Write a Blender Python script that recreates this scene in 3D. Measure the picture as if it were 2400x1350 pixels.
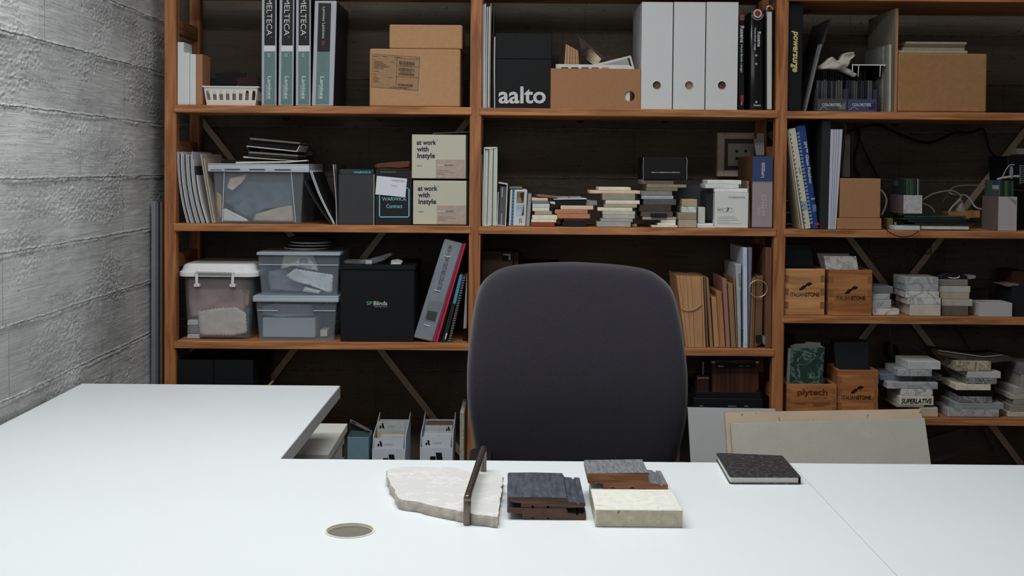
import bpy, bmesh, math, random
from mathutils import Vector, Matrix, noise
random.seed(7)
for o in list(bpy.data.objects): bpy.data.objects.remove(o)
C = bpy.context.scene.collection
scn = bpy.context.scene
# ---------------------------------------------------------------- camera
F, PPX, PITCH, ROLL, ZC = 2800.0, 1190.0, math.radians(1.6), 0.0085, 1.265
PPY = 390 + F*math.tan(PITCH)
cam = bpy.data.objects.new('camera', bpy.data.cameras.new('camera')); C.objects.link(cam)
cam.data.sensor_width = 36; cam.data.lens = F/2400*36
cam.data.shift_x = (1200-PPX)/2400; cam.data.shift_y = -(675-PPY)/2400
R = Matrix.Rotation(math.pi/2-PITCH, 3, 'X') @ Matrix.Rotation(ROLL, 3, 'Z')
cam.matrix_world = Matrix.Translation((0,0,ZC)) @ R.to_4x4()
cam.data.clip_start = .05
scn.camera = cam
# ---------------------------------------------------------------- world, light, exposure
w = bpy.data.worlds.new('world'); scn.world = w; w.use_nodes = True
w.node_tree.nodes['Background'].inputs[0].default_value = (.75,.85,1,1)
w.node_tree.nodes['Background'].inputs[1].default_value = .02
def area(name, loc, size, sy, power, rot, col):
    l = bpy.data.lights.new(name, 'AREA'); l.shape='RECTANGLE'; l.size=size; l.size_y=sy; l.energy=power; l.color=col
    o = bpy.data.objects.new(name, l); C.objects.link(o); o.location=loc; o.rotation_euler=rot
    return o
area('skylight_light', (-.25,1.5,4.1), 2.4, 1.8, 62, (0,0,0), (.95,.98,1))
area('window_light', (-.1,-2.7,1.9), 2.2, 1.5, 15, (math.radians(90),0,0), (1,.985,.96))
area('pendant_light', (-.25,1.98,2.115), 1.4, .22, 17, (0,0,0), (.95,.98,1))
scn.view_settings.view_transform='Standard'; scn.view_settings.look='None'
scn.view_settings.exposure = 0.08; scn.view_settings.gamma = 1; scn.view_settings.use_curve_mapping=False
# ---------------------------------------------------------------- photo -> place
V = dict(px=(0,0,1), a1=(380,0,3.243), a2=(1100,0,3.158), a3=(1820,0,4.138), a4=(380,260,3.243), a5=(1100,260,3.158),
 a6=(1820,260,4.138), a7=(380,530,3.243), a8=(1100,530,3.158), c1=(1800,530,4), c2=(1800,740,3.75), c3=(380,800,3.243),
 c4=(1560,800,4.5), c5=(880,1050,3.158), d1=(400,340,6), d2=(760,370,6.857), d3=(1560,830,8.571), d4=(780,960,7.059),
 d6=(1180,1070,5.217), d7=(960,540,4.82), d8=(2280,260,4.5), e1=(1640,1040,8.571), e4=(1120,400,6.667), e5=(1470,350,6.667),
 e6=(2040,380,6.667), e7=(1540,560,4.82), e8=(2200,600,8.44))
def px(v, p): ox,oy,s = V[v]; return ox+p[0]/s, oy+p[1]/s
def ray(x, y): return R @ Vector(((x-PPX)/F, (PPY-y)/F, -1))
def P(v, x, y, Y):
    d = ray(*px(v,(x,y))); t = Y/d.y
    return Vector((d.x*t, Y, ZC+d.z*t))
def Q(v, x, y, z):
    d = ray(*px(v,(x,y))); t = (z-ZC)/d.z
    return Vector((d.x*t, d.y*t, z))
YS = 3.40
# ---------------------------------------------------------------- materials
def lin(c): return tuple((x/255/12.92 if x/255<=.04045 else ((x/255+.055)/1.055)**2.4) for x in c)
def nt(name):
    m = bpy.data.materials.new(name); m.use_nodes=True; t=m.node_tree
    return m, t, t.nodes['Principled BSDF']
def N(t, kind, **k):
    n = t.nodes.new(kind)
    for a,b in k.items():
        if a.startswith('i_'): n.inputs[a[2:].replace('_',' ')].default_value=b
        else: setattr(n,a,b)
    return n
_mc = {}
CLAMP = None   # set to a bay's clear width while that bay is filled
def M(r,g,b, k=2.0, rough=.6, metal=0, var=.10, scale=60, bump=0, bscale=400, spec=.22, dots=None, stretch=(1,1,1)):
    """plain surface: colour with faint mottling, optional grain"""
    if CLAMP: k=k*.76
    key=(r,g,b,k,rough,metal,var,scale,bump,bscale,spec,dots,stretch)
    if key in _mc: return _mc[key]
    col = tuple(min(.82, x*k) for x in lin((r,g,b)))
    m,t,bs = nt('surface_%d_%d_%d'%(r,g,b)); L=t.links.new
    tc=N(t,'ShaderNodeTexCoord'); mp=N(t,'ShaderNodeMapping'); mp.inputs['Scale'].default_value=stretch
    L(tc.outputs['Object'],mp.inputs[0])
    n=N(t,'ShaderNodeTexNoise',i_Scale=scale,i_Detail=5.0,i_Roughness=.6); L(mp.outputs[0],n.inputs['Vector'])
    cr=N(t,'ShaderNodeValToRGB'); e=cr.color_ramp.elements
    e[0].position=.3; e[1].position=.7
    e[0].color=tuple(x*(1-var) for x in col)+(1,); e[1].color=tuple(min(.9,x*(1+var)) for x in col)+(1,)
    L(n.outputs['Fac'],cr.inputs[0]); out=cr.outputs[0]
    if dots:
        dc,ds,dth=dots
        n2=N(t,'ShaderNodeTexNoise',i_Scale=ds,i_Detail=3.0); L(mp.outputs[0],n2.inputs['Vector'])
        mr=N(t,'ShaderNodeMapRange'); mr.inputs[1].default_value=dth; mr.inputs[2].default_value=dth+.05; L(n2.outputs['Fac'],mr.inputs[0])
        mx=N(t,'ShaderNodeMix',data_type='RGBA'); L(mr.outputs[0],mx.inputs[0]); L(out,mx.inputs[6])
        mx.inputs[7].default_value=tuple(min(.85,x*k) for x in lin(dc))+(1,); out=mx.outputs[2]
    L(out,bs.inputs['Base Color'])
    bs.inputs['Roughness'].default_value=rough; bs.inputs['Metallic'].default_value=metal; bs.inputs['Specular IOR Level'].default_value=spec
    if bump:
        n3=N(t,'ShaderNodeTexNoise',i_Scale=bscale,i_Detail=3.0); L(mp.outputs[0],n3.inputs['Vector'])
        bp=N(t,'ShaderNodeBump'); bp.inputs['Strength'].default_value=bump; bp.inputs['Distance'].default_value=.001
        L(n3.outputs['Fac'],bp.inputs['Height']); L(bp.outputs[0],bs.inputs['Normal'])
    _mc[key]=m; return m
def wood(name, c0, c1, axis='x', k=2.0, rough=.5, rings=30, fine=.5):
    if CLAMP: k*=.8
    m,t,bs = nt(name); L=t.links.new
    tc=N(t,'ShaderNodeTexCoord'); mp=N(t,'ShaderNodeMapping')
    s=[14,14,14]; s['xyz'.index(axis)]=.9; mp.inputs['Scale'].default_value=s
    oi=N(t,'ShaderNodeObjectInfo'); vm=N(t,'ShaderNodeVectorMath',operation='ADD')
    L(tc.outputs['Object'],vm.inputs[0]); L(oi.outputs['Random'],vm.inputs[1]); L(vm.outputs[0],mp.inputs[0])
    n=N(t,'ShaderNodeTexNoise',i_Scale=1.6,i_Detail=6.0,i_Roughness=.55,i_Distortion=.8); L(mp.outputs[0],n.inputs['Vector'])
    mu=N(t,'ShaderNodeMath',operation='MULTIPLY'); L(n.outputs['Fac'],mu.inputs[0]); mu.inputs[1].default_value=rings
    sn=N(t,'ShaderNodeMath',operation='SINE'); L(mu.outputs[0],sn.inputs[0])
    f=N(t,'ShaderNodeTexNoise',i_Scale=9.0,i_Detail=4.0); L(mp.outputs[0],f.inputs['Vector'])
    ad=N(t,'ShaderNodeMath',operation='MULTIPLY_ADD'); L(sn.outputs[0],ad.inputs[0]); ad.inputs[1].default_value=.18; L(f.outputs['Fac'],ad.inputs[2])
    cr=N(t,'ShaderNodeValToRGB'); e=cr.color_ramp.elements; e[0].position=.2; e[1].position=.8
    e[0].color=tuple(min(.8,x*k) for x in lin(c0))+(1,); e[1].color=tuple(min(.8,x*k) for x in lin(c1))+(1,)
    L(ad.outputs[0],cr.inputs[0]); L(cr.outputs[0],bs.inputs['Base Color'])
    bs.inputs['Roughness'].default_value=rough; bs.inputs['Specular IOR Level'].default_value=.3
    bp=N(t,'ShaderNodeBump'); bp.inputs['Strength'].default_value=.25; bp.inputs['Distance'].default_value=.001
    L(ad.outputs[0],bp.inputs['Height']); L(bp.outputs[0],bs.inputs['Normal'])
    return m
def veined(name, base, vein, k=2.0, scale=12, width=.06, rough=.35, strength=.8):
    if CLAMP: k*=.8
    m,t,bs = nt(name); L=t.links.new
    tc=N(t,'ShaderNodeTexCoord'); oi=N(t,'ShaderNodeObjectInfo'); vm=N(t,'ShaderNodeVectorMath',operation='ADD')
    L(tc.outputs['Object'],vm.inputs[0]); L(oi.outputs['Random'],vm.inputs[1])
    n=N(t,'ShaderNodeTexNoise',i_Scale=scale,i_Detail=6.0,i_Roughness=.6,i_Distortion=1.5); L(vm.outputs[0],n.inputs['Vector'])
    a=N(t,'ShaderNodeMath',operation='SUBTRACT'); L(n.outputs['Fac'],a.inputs[0]); a.inputs[1].default_value=.5
    b=N(t,'ShaderNodeMath',operation='ABSOLUTE'); L(a.outputs[0],b.inputs[0])
    mr=N(t,'ShaderNodeMapRange'); mr.inputs[2].default_value=width; mr.inputs[3].default_value=strength; mr.inputs[4].default_value=0; L(b.outputs[0],mr.inputs[0])
    n2=N(t,'ShaderNodeTexNoise',i_Scale=scale*3,i_Detail=5.0); L(vm.outputs[0],n2.inputs['Vector'])
    mm=N(t,'ShaderNodeMath',operation='MULTIPLY'); L(mr.outputs[0],mm.inputs[0]); L(n2.outputs['Fac'],mm.inputs[1])
    m2=N(t,'ShaderNodeMath',operation='MULTIPLY'); L(mm.outputs[0],m2.inputs[0]); m2.inputs[1].default_value=1.7; m2.use_clamp=True
    mx=N(t,'ShaderNodeMix',data_type='RGBA'); L(m2.outputs[0],mx.inputs[0])
    mx.inputs[6].default_value=tuple(min(.8,x*k) for x in lin(base))+(1,); mx.inputs[7].default_value=tuple(min(.8,x*k) for x in lin(vein))+(1,)
    L(mx.outputs[2],bs.inputs['Base Color']); bs.inputs['Roughness'].default_value=rough
    return m
def plastic(name, col, alpha, rough=.25, tint=(.95,.97,.985)):
    """translucent plastic: part clear, part milky"""
    m,t,bs = nt(name); L=t.links.new
    bs.inputs['Base Color'].default_value=tuple(col)+(1,); bs.inputs['Roughness'].default_value=rough
    tr=N(t,'ShaderNodeBsdfTransparent'); tr.inputs[0].default_value=tuple(tint)+(1,)
    mx=N(t,'ShaderNodeMixShader'); mx.inputs[0].default_value=alpha
    L(tr.outputs[0],mx.inputs[1]); L(bs.outputs[0],mx.inputs[2]); L(mx.outputs[0],t.nodes['Material Output'].inputs[0])
    return m
def concrete(name, axis, c0, c1, z0=1.232, pitch=.152, k=1.0, depth=1.0):
    m,t,bs = nt(name); L=t.links.new
    ge=N(t,'ShaderNodeNewGeometry'); sp=N(t,'ShaderNodeSeparateXYZ'); L(ge.outputs['Position'],sp.inputs[0])
    def noi(scale, sc=(1,1,1), det=5, rg=.6, dis=0):
        mp=N(t,'ShaderNodeMapping'); mp.inputs['Scale'].default_value=sc; L(ge.outputs['Position'],mp.inputs[0])
        n=N(t,'ShaderNodeTexNoise',i_Scale=scale,i_Detail=float(det),i_Roughness=rg,i_Distortion=float(dis)); L(mp.outputs[0],n.inputs['Vector']); return n.outputs['Fac']
    def ma(op,a,b=None,c=None,clamp=False):
        n=N(t,'ShaderNodeMath',operation=op); n.use_clamp=clamp
        for i,x in enumerate((a,b,c)):
            if x is None: continue
            if isinstance(x,(int,float)): n.inputs[i].default_value=x
            else: L(x,n.inputs[i])
        return n.outputs[0]
    def mr(x,a,b,c,d):
        n=N(t,'ShaderNodeMapRange',interpolation_type='SMOOTHSTEP'); L(x,n.inputs[0])
        for i,q in zip((1,2,3,4),(a,b,c,d)): n.inputs[i].default_value=q
        return n.outputs[0]
    zj=ma('MULTIPLY_ADD',noi(9,(1,1,1),4),.010,sp.outputs['Z'])
    zj=ma('MULTIPLY_ADD',noi(60,(1,1,1),4),.006,zj)
    tt=ma('DIVIDE',ma('SUBTRACT',zj,z0+.008),pitch)
    fl=ma('FLOOR',tt); fr=ma('SUBTRACT',tt,fl)
    d=ma('MULTIPLY',ma('MINIMUM',fr,ma('SUBTRACT',1.0,fr)),pitch)
    ridge=ma('MULTIPLY',mr(d,.0006,.0045,1,0), mr(noi(28,(1,1,1),5),.35,.62,.25,1))
    below=ma('MULTIPLY',mr(ma('MULTIPLY',ma('SUBTRACT',1.0,fr),pitch),.002,.016,1,0), mr(noi(40,(1,1,.4)),.45,.65,0,1))
    along='Y' if axis=='y' else 'X'
    wn=N(t,'ShaderNodeTexWhiteNoise',noise_dimensions='1D'); L(fl,wn.inputs['W'])
    # vertical butt joints of the boards, one row offset from the next
    u=ma('ADD',ma('DIVIDE',sp.outputs[along],.83),ma('MULTIPLY',wn.outputs['Value'],.9))
    fu=ma('FRACT',u); butt=ma('MULTIPLY',mr(ma('MULTIPLY',ma('MINIMUM',fu,ma('SUBTRACT',1.0,fu)),.83),.0006,.003,1,0),.7)
    st=(1,.35,2.2) if axis=='y' else (.35,1,2.2)
    mask=mr(noi(5,st,4,.7),.40,.72,0,1)
    chips=mr(noi(130,(1,1,1.6),5,.65,1.2),.42,.68,0,1)
    grain=noi(22,(1,.25,7) if axis=='y' else (.25,1,7),6,.65,.6)
    knots=noi(3.5,(1,.6,2),2,.5,2.5)
    h=ma('ADD',ma('MULTIPLY',ridge,1.1),ma('MULTIPLY',ma('MULTIPLY',chips,mask),.30))
    h=ma('ADD',h,ma('MULTIPLY',grain,.42)); h=ma('SUBTRACT',h,ma('MULTIPLY',below,.4)); h=ma('SUBTRACT',h,ma('MULTIPLY',butt,.4))
    h=ma('ADD',h,ma('MULTIPLY',noi(260,(1,1,1),3),.12)); h=ma('ADD',h,ma('MULTIPLY',knots,.8))
    h=ma('ADD',h,ma('MULTIPLY',wn.outputs['Value'],.25))
    bp=N(t,'ShaderNodeBump'); bp.inputs['Strength'].default_value=depth; bp.inputs['Distance'].default_value=.0045; L(h,bp.inputs['Height']); L(bp.outputs[0],bs.inputs['Normal'])
    f=ma('ADD',ma('MULTIPLY',noi(2.2,(1,1,1.5),6),.75),ma('MULTIPLY',grain,.30)); f=ma('ADD',f,ma('MULTIPLY',ma('SUBTRACT',wn.outputs['Value'],.5),.14))
    f=ma('ADD',f,ma('MULTIPLY',ridge,.4)); f=ma('ADD',f,ma('MULTIPLY',mask,.08)); f=ma('SUBTRACT',f,ma('MULTIPLY',below,.14)); f=ma('SUBTRACT',f,ma('MULTIPLY',butt,.05))
    pit=mr(noi(95,(1,1,1),1),.70,.75,0,1); f=ma('SUBTRACT',f,ma('MULTIPLY',pit,.25))
    cr=N(t,'ShaderNodeValToRGB'); e=cr.color_ramp.elements; e[0].position=.30; e[1].position=.80
    e[0].color=tuple(x*k for x in lin(c0))+(1,); e[1].color=tuple(min(.8,x*k) for x in lin(c1))+(1,)
    L(f,cr.inputs[0]); L(cr.outputs[0],bs.inputs['Base Color']); bs.inputs['Roughness'].default_value=.85; bs.inputs['Specular IOR Level'].default_value=.25
    return m
# ---------------------------------------------------------------- geometry helpers
W = {}
def gj(*gs):
    vs,fs,ms=[],[],[]
    for g in gs:
        n=len(vs); vs+=g[0]; fs+=[tuple(i+n for i in f) for f in g[1]]
        ms+=(g[2] if len(g)>2 else [0]*len(g[1]))
    return vs,fs,ms
def setm(g,i): return g[0],g[1],[i]*len(g[1])
def gbox(x0,x1,y0,y1,z0,z1): return gprismZ([(x0,y0),(x1,y0),(x1,y1),(x0,y1)],z0,z1)
def gprism(a,b):
    n=len(a); vs=list(a)+list(b)
    fs=[tuple(range(n))[::-1],tuple(range(n,2*n))]+[(i,(i+1)%n,n+(i+1)%n,n+i) for i in range(n)]
    return [Vector(v) for v in vs],fs,[0]*len(fs)
def gprismY(pts,y0,y1): return gprism([(x,y0,z) for x,z in pts],[(x,y1,z) for x,z in pts])
def gprismZ(pts,z0,z1): return gprism([(x,y,z0) for x,y in pts],[(x,y,z1) for x,y in pts])
def gprismX(pts,x0,x1): return gprism([(x0,y,z) for y,z in pts],[(x1,y,z) for y,z in pts])
def gtube(pts,r,n=10,closed=False):
    pts=[Vector(p) for p in pts]; vs,fs=[],[]; m=len(pts); up=None
    for i,p in enumerate(pts):
        a=pts[i-1] if (i or closed) else p; b=pts[(i+1)%m] if (i<m-1 or closed) else p
        d=(b-a).normalized()
        if up is None: up=Vector((0,0,1)) if abs(d.z)<.9 else Vector((1,0,0))
        s=d.cross(up).normalized(); up=s.cross(d).normalized()
        rr=r[i] if isinstance(r,(list,tuple)) else r
        for k in range(n):
            t=2*math.pi*k/n; vs.append(p+s*math.cos(t)*rr+up*math.sin(t)*rr)
    for i in range(m if closed else m-1):
        j=(i+1)%m
        for k in range(n): fs.append((i*n+k,i*n+(k+1)%n,j*n+(k+1)%n,j*n+k))
    if not closed: fs+=[tuple(range(n))[::-1],tuple((m-1)*n+k for k in range(n))]
    return vs,fs,[0]*len(fs)
def smooth(pts,n=6):
    pts=[Vector(p) for p in pts]; out=[]
    q=[pts[0]]+pts+[pts[-1]]
    for i in range(1,len(q)-2):
        for k in range(n):
            t=k/n; a,b,c,d=q[i-1],q[i],q[i+1],q[i+2]
            out.append(.5*((2*b)+(c-a)*t+(2*a-5*b+4*c-d)*t*t+(3*b-a-3*c+d)*t**3))
    return out+[pts[-1]]
def glathe(c,prof,n=40,ax='z',caps=True):
    vs,fs=[],[]
    for r,h in prof:
        for k in range(n):
            t=2*math.pi*k/n; a,b=r*math.cos(t),r*math.sin(t)
            vs.append(Vector(c)+(Vector((a,b,h)) if ax=='z' else Vector((a,h,b))))
    m=len(prof)
    for i in range(m-1):
        for k in range(n): fs.append((i*n+k,i*n+(k+1)%n,(i+1)*n+(k+1)%n,(i+1)*n+k))
    if caps: fs+=[tuple(range(n))[::-1],tuple((m-1)*n+k for k in range(n))]
    else: fs+=[((m-1)*n+k,(m-1)*n+(k+1)%n,(k+1)%n,k) for k in range(n)]
    return vs,fs,[0]*len(fs)
def gtray(x0,x1,y0,y1,z0,z1,t=.003,taper=0):
    """open-topped box; taper narrows the foot"""
    def ring(dx,z,i): return [(x0+dx+i,y0+dx+i,z),(x1-dx-i,y0+dx+i,z),(x1-dx-i,y1-dx-i,z),(x0+dx+i,y1-dx-i,z)]
    r=[ring(taper,z0,0),ring(0,z1,0),ring(0,z1,t),ring(taper,z0+t,t)]
    vs=[Vector(p) for q in r for p in q]; fs=[(3,2,1,0),(12,13,14,15)]
    for a in range(3):
        for k in range(4): fs.append((a*4+k,a*4+(k+1)%4,(a+1)*4+(k+1)%4,(a+1)*4+k))
    return vs,fs,[0]*len(fs)
def ghole(x0,x1,z0,z1,cx,cz,r,y0,y1,n=32,rz=None):
    """upright panel with a round hole"""
    rz=rz or r; A,B=[],[]
    for k in range(n):
        t=2*math.pi*(k+.5)/n; c,s=math.cos(t),math.sin(t)
        A.append((cx+r*c,cz+rz*s))
        q=min([((x1-cx)/c if c>0 else (x0-cx)/c) if abs(c)>1e-6 else 9,((z1-cz)/s if s>0 else (z0-cz)/s) if abs(s)>1e-6 else 9])
        B.append([cx+c*q,cz+s*q])
    for X,Z in ((x0,z0),(x1,z0),(x1,z1),(x0,z1)):
        k=min(range(n),key=lambda k:(B[k][0]-X)**2+(B[k][1]-Z)**2); B[k]=[X,Z]
    vs=[Vector((x,y,z)) for y in (y0,y1) for P_ in (A,B) for x,z in P_]; fs=[]
    for k in range(n):
        j=(k+1)%n; fs+=[(k,n+k,n+j,j),(2*n+k,2*n+j,3*n+j,3*n+k),(k,j,2*n+j,2*n+k),(n+k,3*n+k,3*n+j,n+j)]
    return vs,fs,[0]*len(fs)
def make(name, g, mats, parent=None, label=None, cat=None, group=None, bevel=0, seg=1, sm=False, kind=None, sub=0):
    if not isinstance(mats,(list,tuple)): mats=[mats]
    vs=g[0]
    if CLAMP and not name.startswith('cable'):
        if min(v.y for v in vs)>YS-.03:   # keep between the posts and on the shelf
            a_=min(v.x for v in vs); b_=max(v.x for v in vs); dx=max(0,CLAMP[0]-a_)-max(0,b_-CLAMP[1])
            bb=globals().get('b',0)
            vs=[Vector((v.x+dx,v.y,bb+.0003 if bb-.012<v.z<bb+.0003 else v.z)) for v in vs]
    lo=[min(v[i] for v in vs) for i in range(3)]; hi=[max(v[i] for v in vs) for i in range(3)]
    c=Vector(((lo[0]+hi[0])/2,(lo[1]+hi[1])/2,lo[2] if parent is None else (lo[2]+hi[2])/2))
    me=bpy.data.meshes.new(name); me.from_pydata([tuple(v-c) for v in vs],[],g[1])
    for m in mats: me.materials.append(m)
    for p,i in zip(me.polygons,g[2]): p.material_index=i
    bm=bmesh.new(); bm.from_mesh(me); bmesh.ops.recalc_face_normals(bm,faces=bm.faces)
    if bevel:
        es=[e for e in bm.edges if len(e.link_faces)==2 and e.calc_face_angle(0)>.5]
        bmesh.ops.bevel(bm,geom=es,offset=bevel,segments=seg,affect='EDGES',clamp_overlap=True,profile=.5)
    bm.to_mesh(me); bm.free()
    if sm: me.polygons.foreach_set('use_smooth',[True]*len(me.polygons))
    elif bevel:
        me.polygons.foreach_set('use_smooth',[True]*len(me.polygons)); me.set_sharp_from_angle(angle=math.radians(28))
    o=bpy.data.objects.new(name,me); C.objects.link(o); o.parent=parent; W[o]=c
    if sub:
        s=o.modifiers.new('round','SUBSURF'); s.levels=sub; s.render_levels=sub
    if label: o['label']=label
    if cat: o['category']=cat
    if group: o['group']=group
    if kind: o['kind']=kind
    return o
def thing(name,label,cat,group=None):
    o=bpy.data.objects.new(name,None); C.objects.link(o); o['label']=label; o['category']=cat; o.empty_display_size=.05
    if group: o['group']=group
    return o
def settle():
    """put every origin where it belongs: things at their base, parts at their middle"""
    kids={}
    for o in C.objects:
        if o.parent: kids.setdefault(o.parent,[]).append(o)
    def pts(o):
        r=[]
        if o.type=='MESH' and o in W: r+=[W[o]+Vector(c) for c in o.bound_box]
        for k in kids.get(o,[]): r+=pts(k)
        return r
    for o in C.objects:
        if o.type=='EMPTY':
            p=pts(o)
            if p: W[o]=Vector(((min(v.x for v in p)+max(v.x for v in p))/2,(min(v.y for v in p)+max(v.y for v in p))/2,min(v.z for v in p)))
    for o in C.objects:
        if o in W: o.location = W[o]-(W[o.parent] if o.parent else Vector((0,0,0)))
def rct(v,r,Y,base=None,top=None):
    x0,y0,x1,y1=r; ym=(y0+y1)/2
    return P(v,x0,ym,Y).x, P(v,x1,ym,Y).x, (base if base is not None else P(v,(x0+x1)/2,y1,Y).z), (top if top is not None else P(v,(x0+x1)/2,y0,Y).z)
def gr(v,r,Y,d,base=None,top=None):
    x0,x1,z0,z1=rct(v,r,Y,base,top); return gbox(x0,x1,Y,Y+d,z0,z1)
def gq(v,pts,Y,d,base=None):
    p=[P(v,x,y,Y) for x,y in pts]
    if base is not None:
        dz=base-min(q.z for q in p); p=[q+Vector((0,0,dz)) for q in p]
    return gprismY([(q.x,q.z) for q in p],Y,Y+d)
def box(name,label,cat,v,r,Y,d,mat,base=None,top=None,bevel=.0012,group=None,parent=None):
    return make(name,gr(v,r,Y,d,base,top),mat,parent,label,cat,group,bevel)
def lean(name,label,cat,v,pts,Y,d,mat,base=None,bevel=.0008,group=None,parent=None):
    return make(name,gq(v,pts,Y,d,base),mat,parent,label,cat,group,bevel)
def ribbon(v,line,th,Y,d,base=None,n=5):
    p=smooth([P(v,x,y,Y) for x,y in line],n)
    if base is not None:
        dz=base-min(q.z for q in p); p=[q+Vector((0,0,dz)) for q in p]
    a,b=[],[]
    for i,q in enumerate(p):
        t=(p[min(i+1,len(p)-1)]-p[max(i-1,0)]).normalized(); nn=Vector((-t.z,0,t.x))*th/2
        a.append(q+nn); b.append(q-nn)
    if base is not None:
        dz=base-min(q.z for q in a+b); a=[q+Vector((0,0,dz)) for q in a]; b=[q+Vector((0,0,dz)) for q in b]
    vs,fs=[],[]
    m=len(p)
    for y in (Y,Y+d):
        for l in (a,b): vs+=[Vector((q.x,y,q.z)) for q in l]
    for i in range(m-1):
        fs+=[(i,i+1,m+i+1,m+i),(2*m+i,3*m+i,3*m+i+1,2*m+i+1),(i,2*m+i,2*m+i+1,i+1),(m+i,m+i+1,3*m+i+1,3*m+i)]
    fs+=[(0,m,3*m,2*m),(m-1,3*m-1,4*m-1,2*m-1)]
    return vs,fs,[0]*len(fs)
def quad4(r): 
    if len(r)==4 and not isinstance(r[0],tuple): x0,y0,x1,y1=r; return [(x0,y0),(x1,y0),(x1,y1),(x0,y1)]
    return r
def panel(parent,name,v,r,Y,mat,th=.0006,label=None,off=0):
    return make(name,gq(v,quad4(r),Y-th-off,th),mat,parent,label)
_tc={}
def txt(parent,s,v,r,Y,mat,rot=0,bold=0,shear=0,name='lettering',off=.0008,label=None):
    key=(s,bold,shear)
    if key not in _tc:
        cu=bpy.data.curves.new('t','FONT'); cu.body=s; cu.size=1; cu.offset=bold; cu.shear=shear; cu.resolution_u=3; cu.align_x='LEFT'; cu.space_line=.95
        ob=bpy.data.objects.new('t',cu); me=bpy.data.meshes.new_from_object(ob)
        vs=[v_.co.copy() for v_ in me.vertices]; fs=[tuple(p.vertices) for p in me.polygons]
        bpy.data.objects.remove(ob); bpy.data.meshes.remove(me); bpy.data.curves.remove(cu)
        x0=min(a.x for a in vs); x1=max(a.x for a in vs); y0=min(a.y for a in vs); y1=max(a.y for a in vs)
        _tc[key]=([((a.x-x0)/(x1-x0),(a.y-y0)/max(1e-6,y1-y0)) for a in vs],fs)
    uv,fs=_tc[key]
    q=[P(v,a,b,Y) for a,b in quad4(r)]
    vs=[]
    for u,t in uv:
        if rot==0: a,b=u,1-t
        elif rot==-90: a,b=t,u
        elif rot==90: a,b=1-t,1-u
        else: a,b=1-u,t
        pnt=(q[0]*(1-a)+q[1]*a)*(1-b)+(q[3]*(1-a)+q[2]*a)*b; vs.append(Vector((pnt.x,Y-off,pnt.z)))
    return make(name,(vs,fs,[0]*len(fs)),mat,parent,label)
ORD=['bottom','second','third','fourth','fifth','sixth','seventh','eighth','ninth','tenth','eleventh','twelfth']
def stack(v,base,Y,items,where,group,name='stone_tile',cat='tile',depth=.12):
    """items bottom-up: (x0,x1,ytop,material,look[,dY[,depth[,turn]]]); each lies on the one below"""
    z=base; out=[]; n=len(items)
    for i,it in enumerate(items):
        x0,x1,yt,m,look=it[:5]; dY=it[5] if len(it)>5 else 0; dd=it[6] if len(it)>6 else depth; tn=it[7] if len(it)>7 else 0
        nm=it[8] if len(it)>8 else name
        yy=Y+dY; zt=P(v,(x0+x1)/2,yt,yy).z
        if zt<z+.003: zt=z+.003
        a=P(v,x0,yt,yy).x; b=P(v,x1,yt,yy).x
        pts=[(a,yy),(b,yy),(b,yy+dd),(a,yy+dd)]
        if tn:
            c,s=math.cos(math.radians(tn)),math.sin(math.radians(tn)); pts=[(a+(x-a)*c-(y-yy)*s,yy+(x-a)*s+(y-yy)*c) for x,y in pts]
        pos='topmost' if i==n-1 else ('at the bottom' if i==0 else ORD[i]+' from the bottom')
        lab=it[9] if len(it)>9 else f'{look}, {pos} of {where}'
        out.append(make(nm,gprismZ(pts,z,zt-.0002),m,None,lab,cat if nm==name else nm.split('_')[-1],group,.0012)); z=zt
    return out
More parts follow.
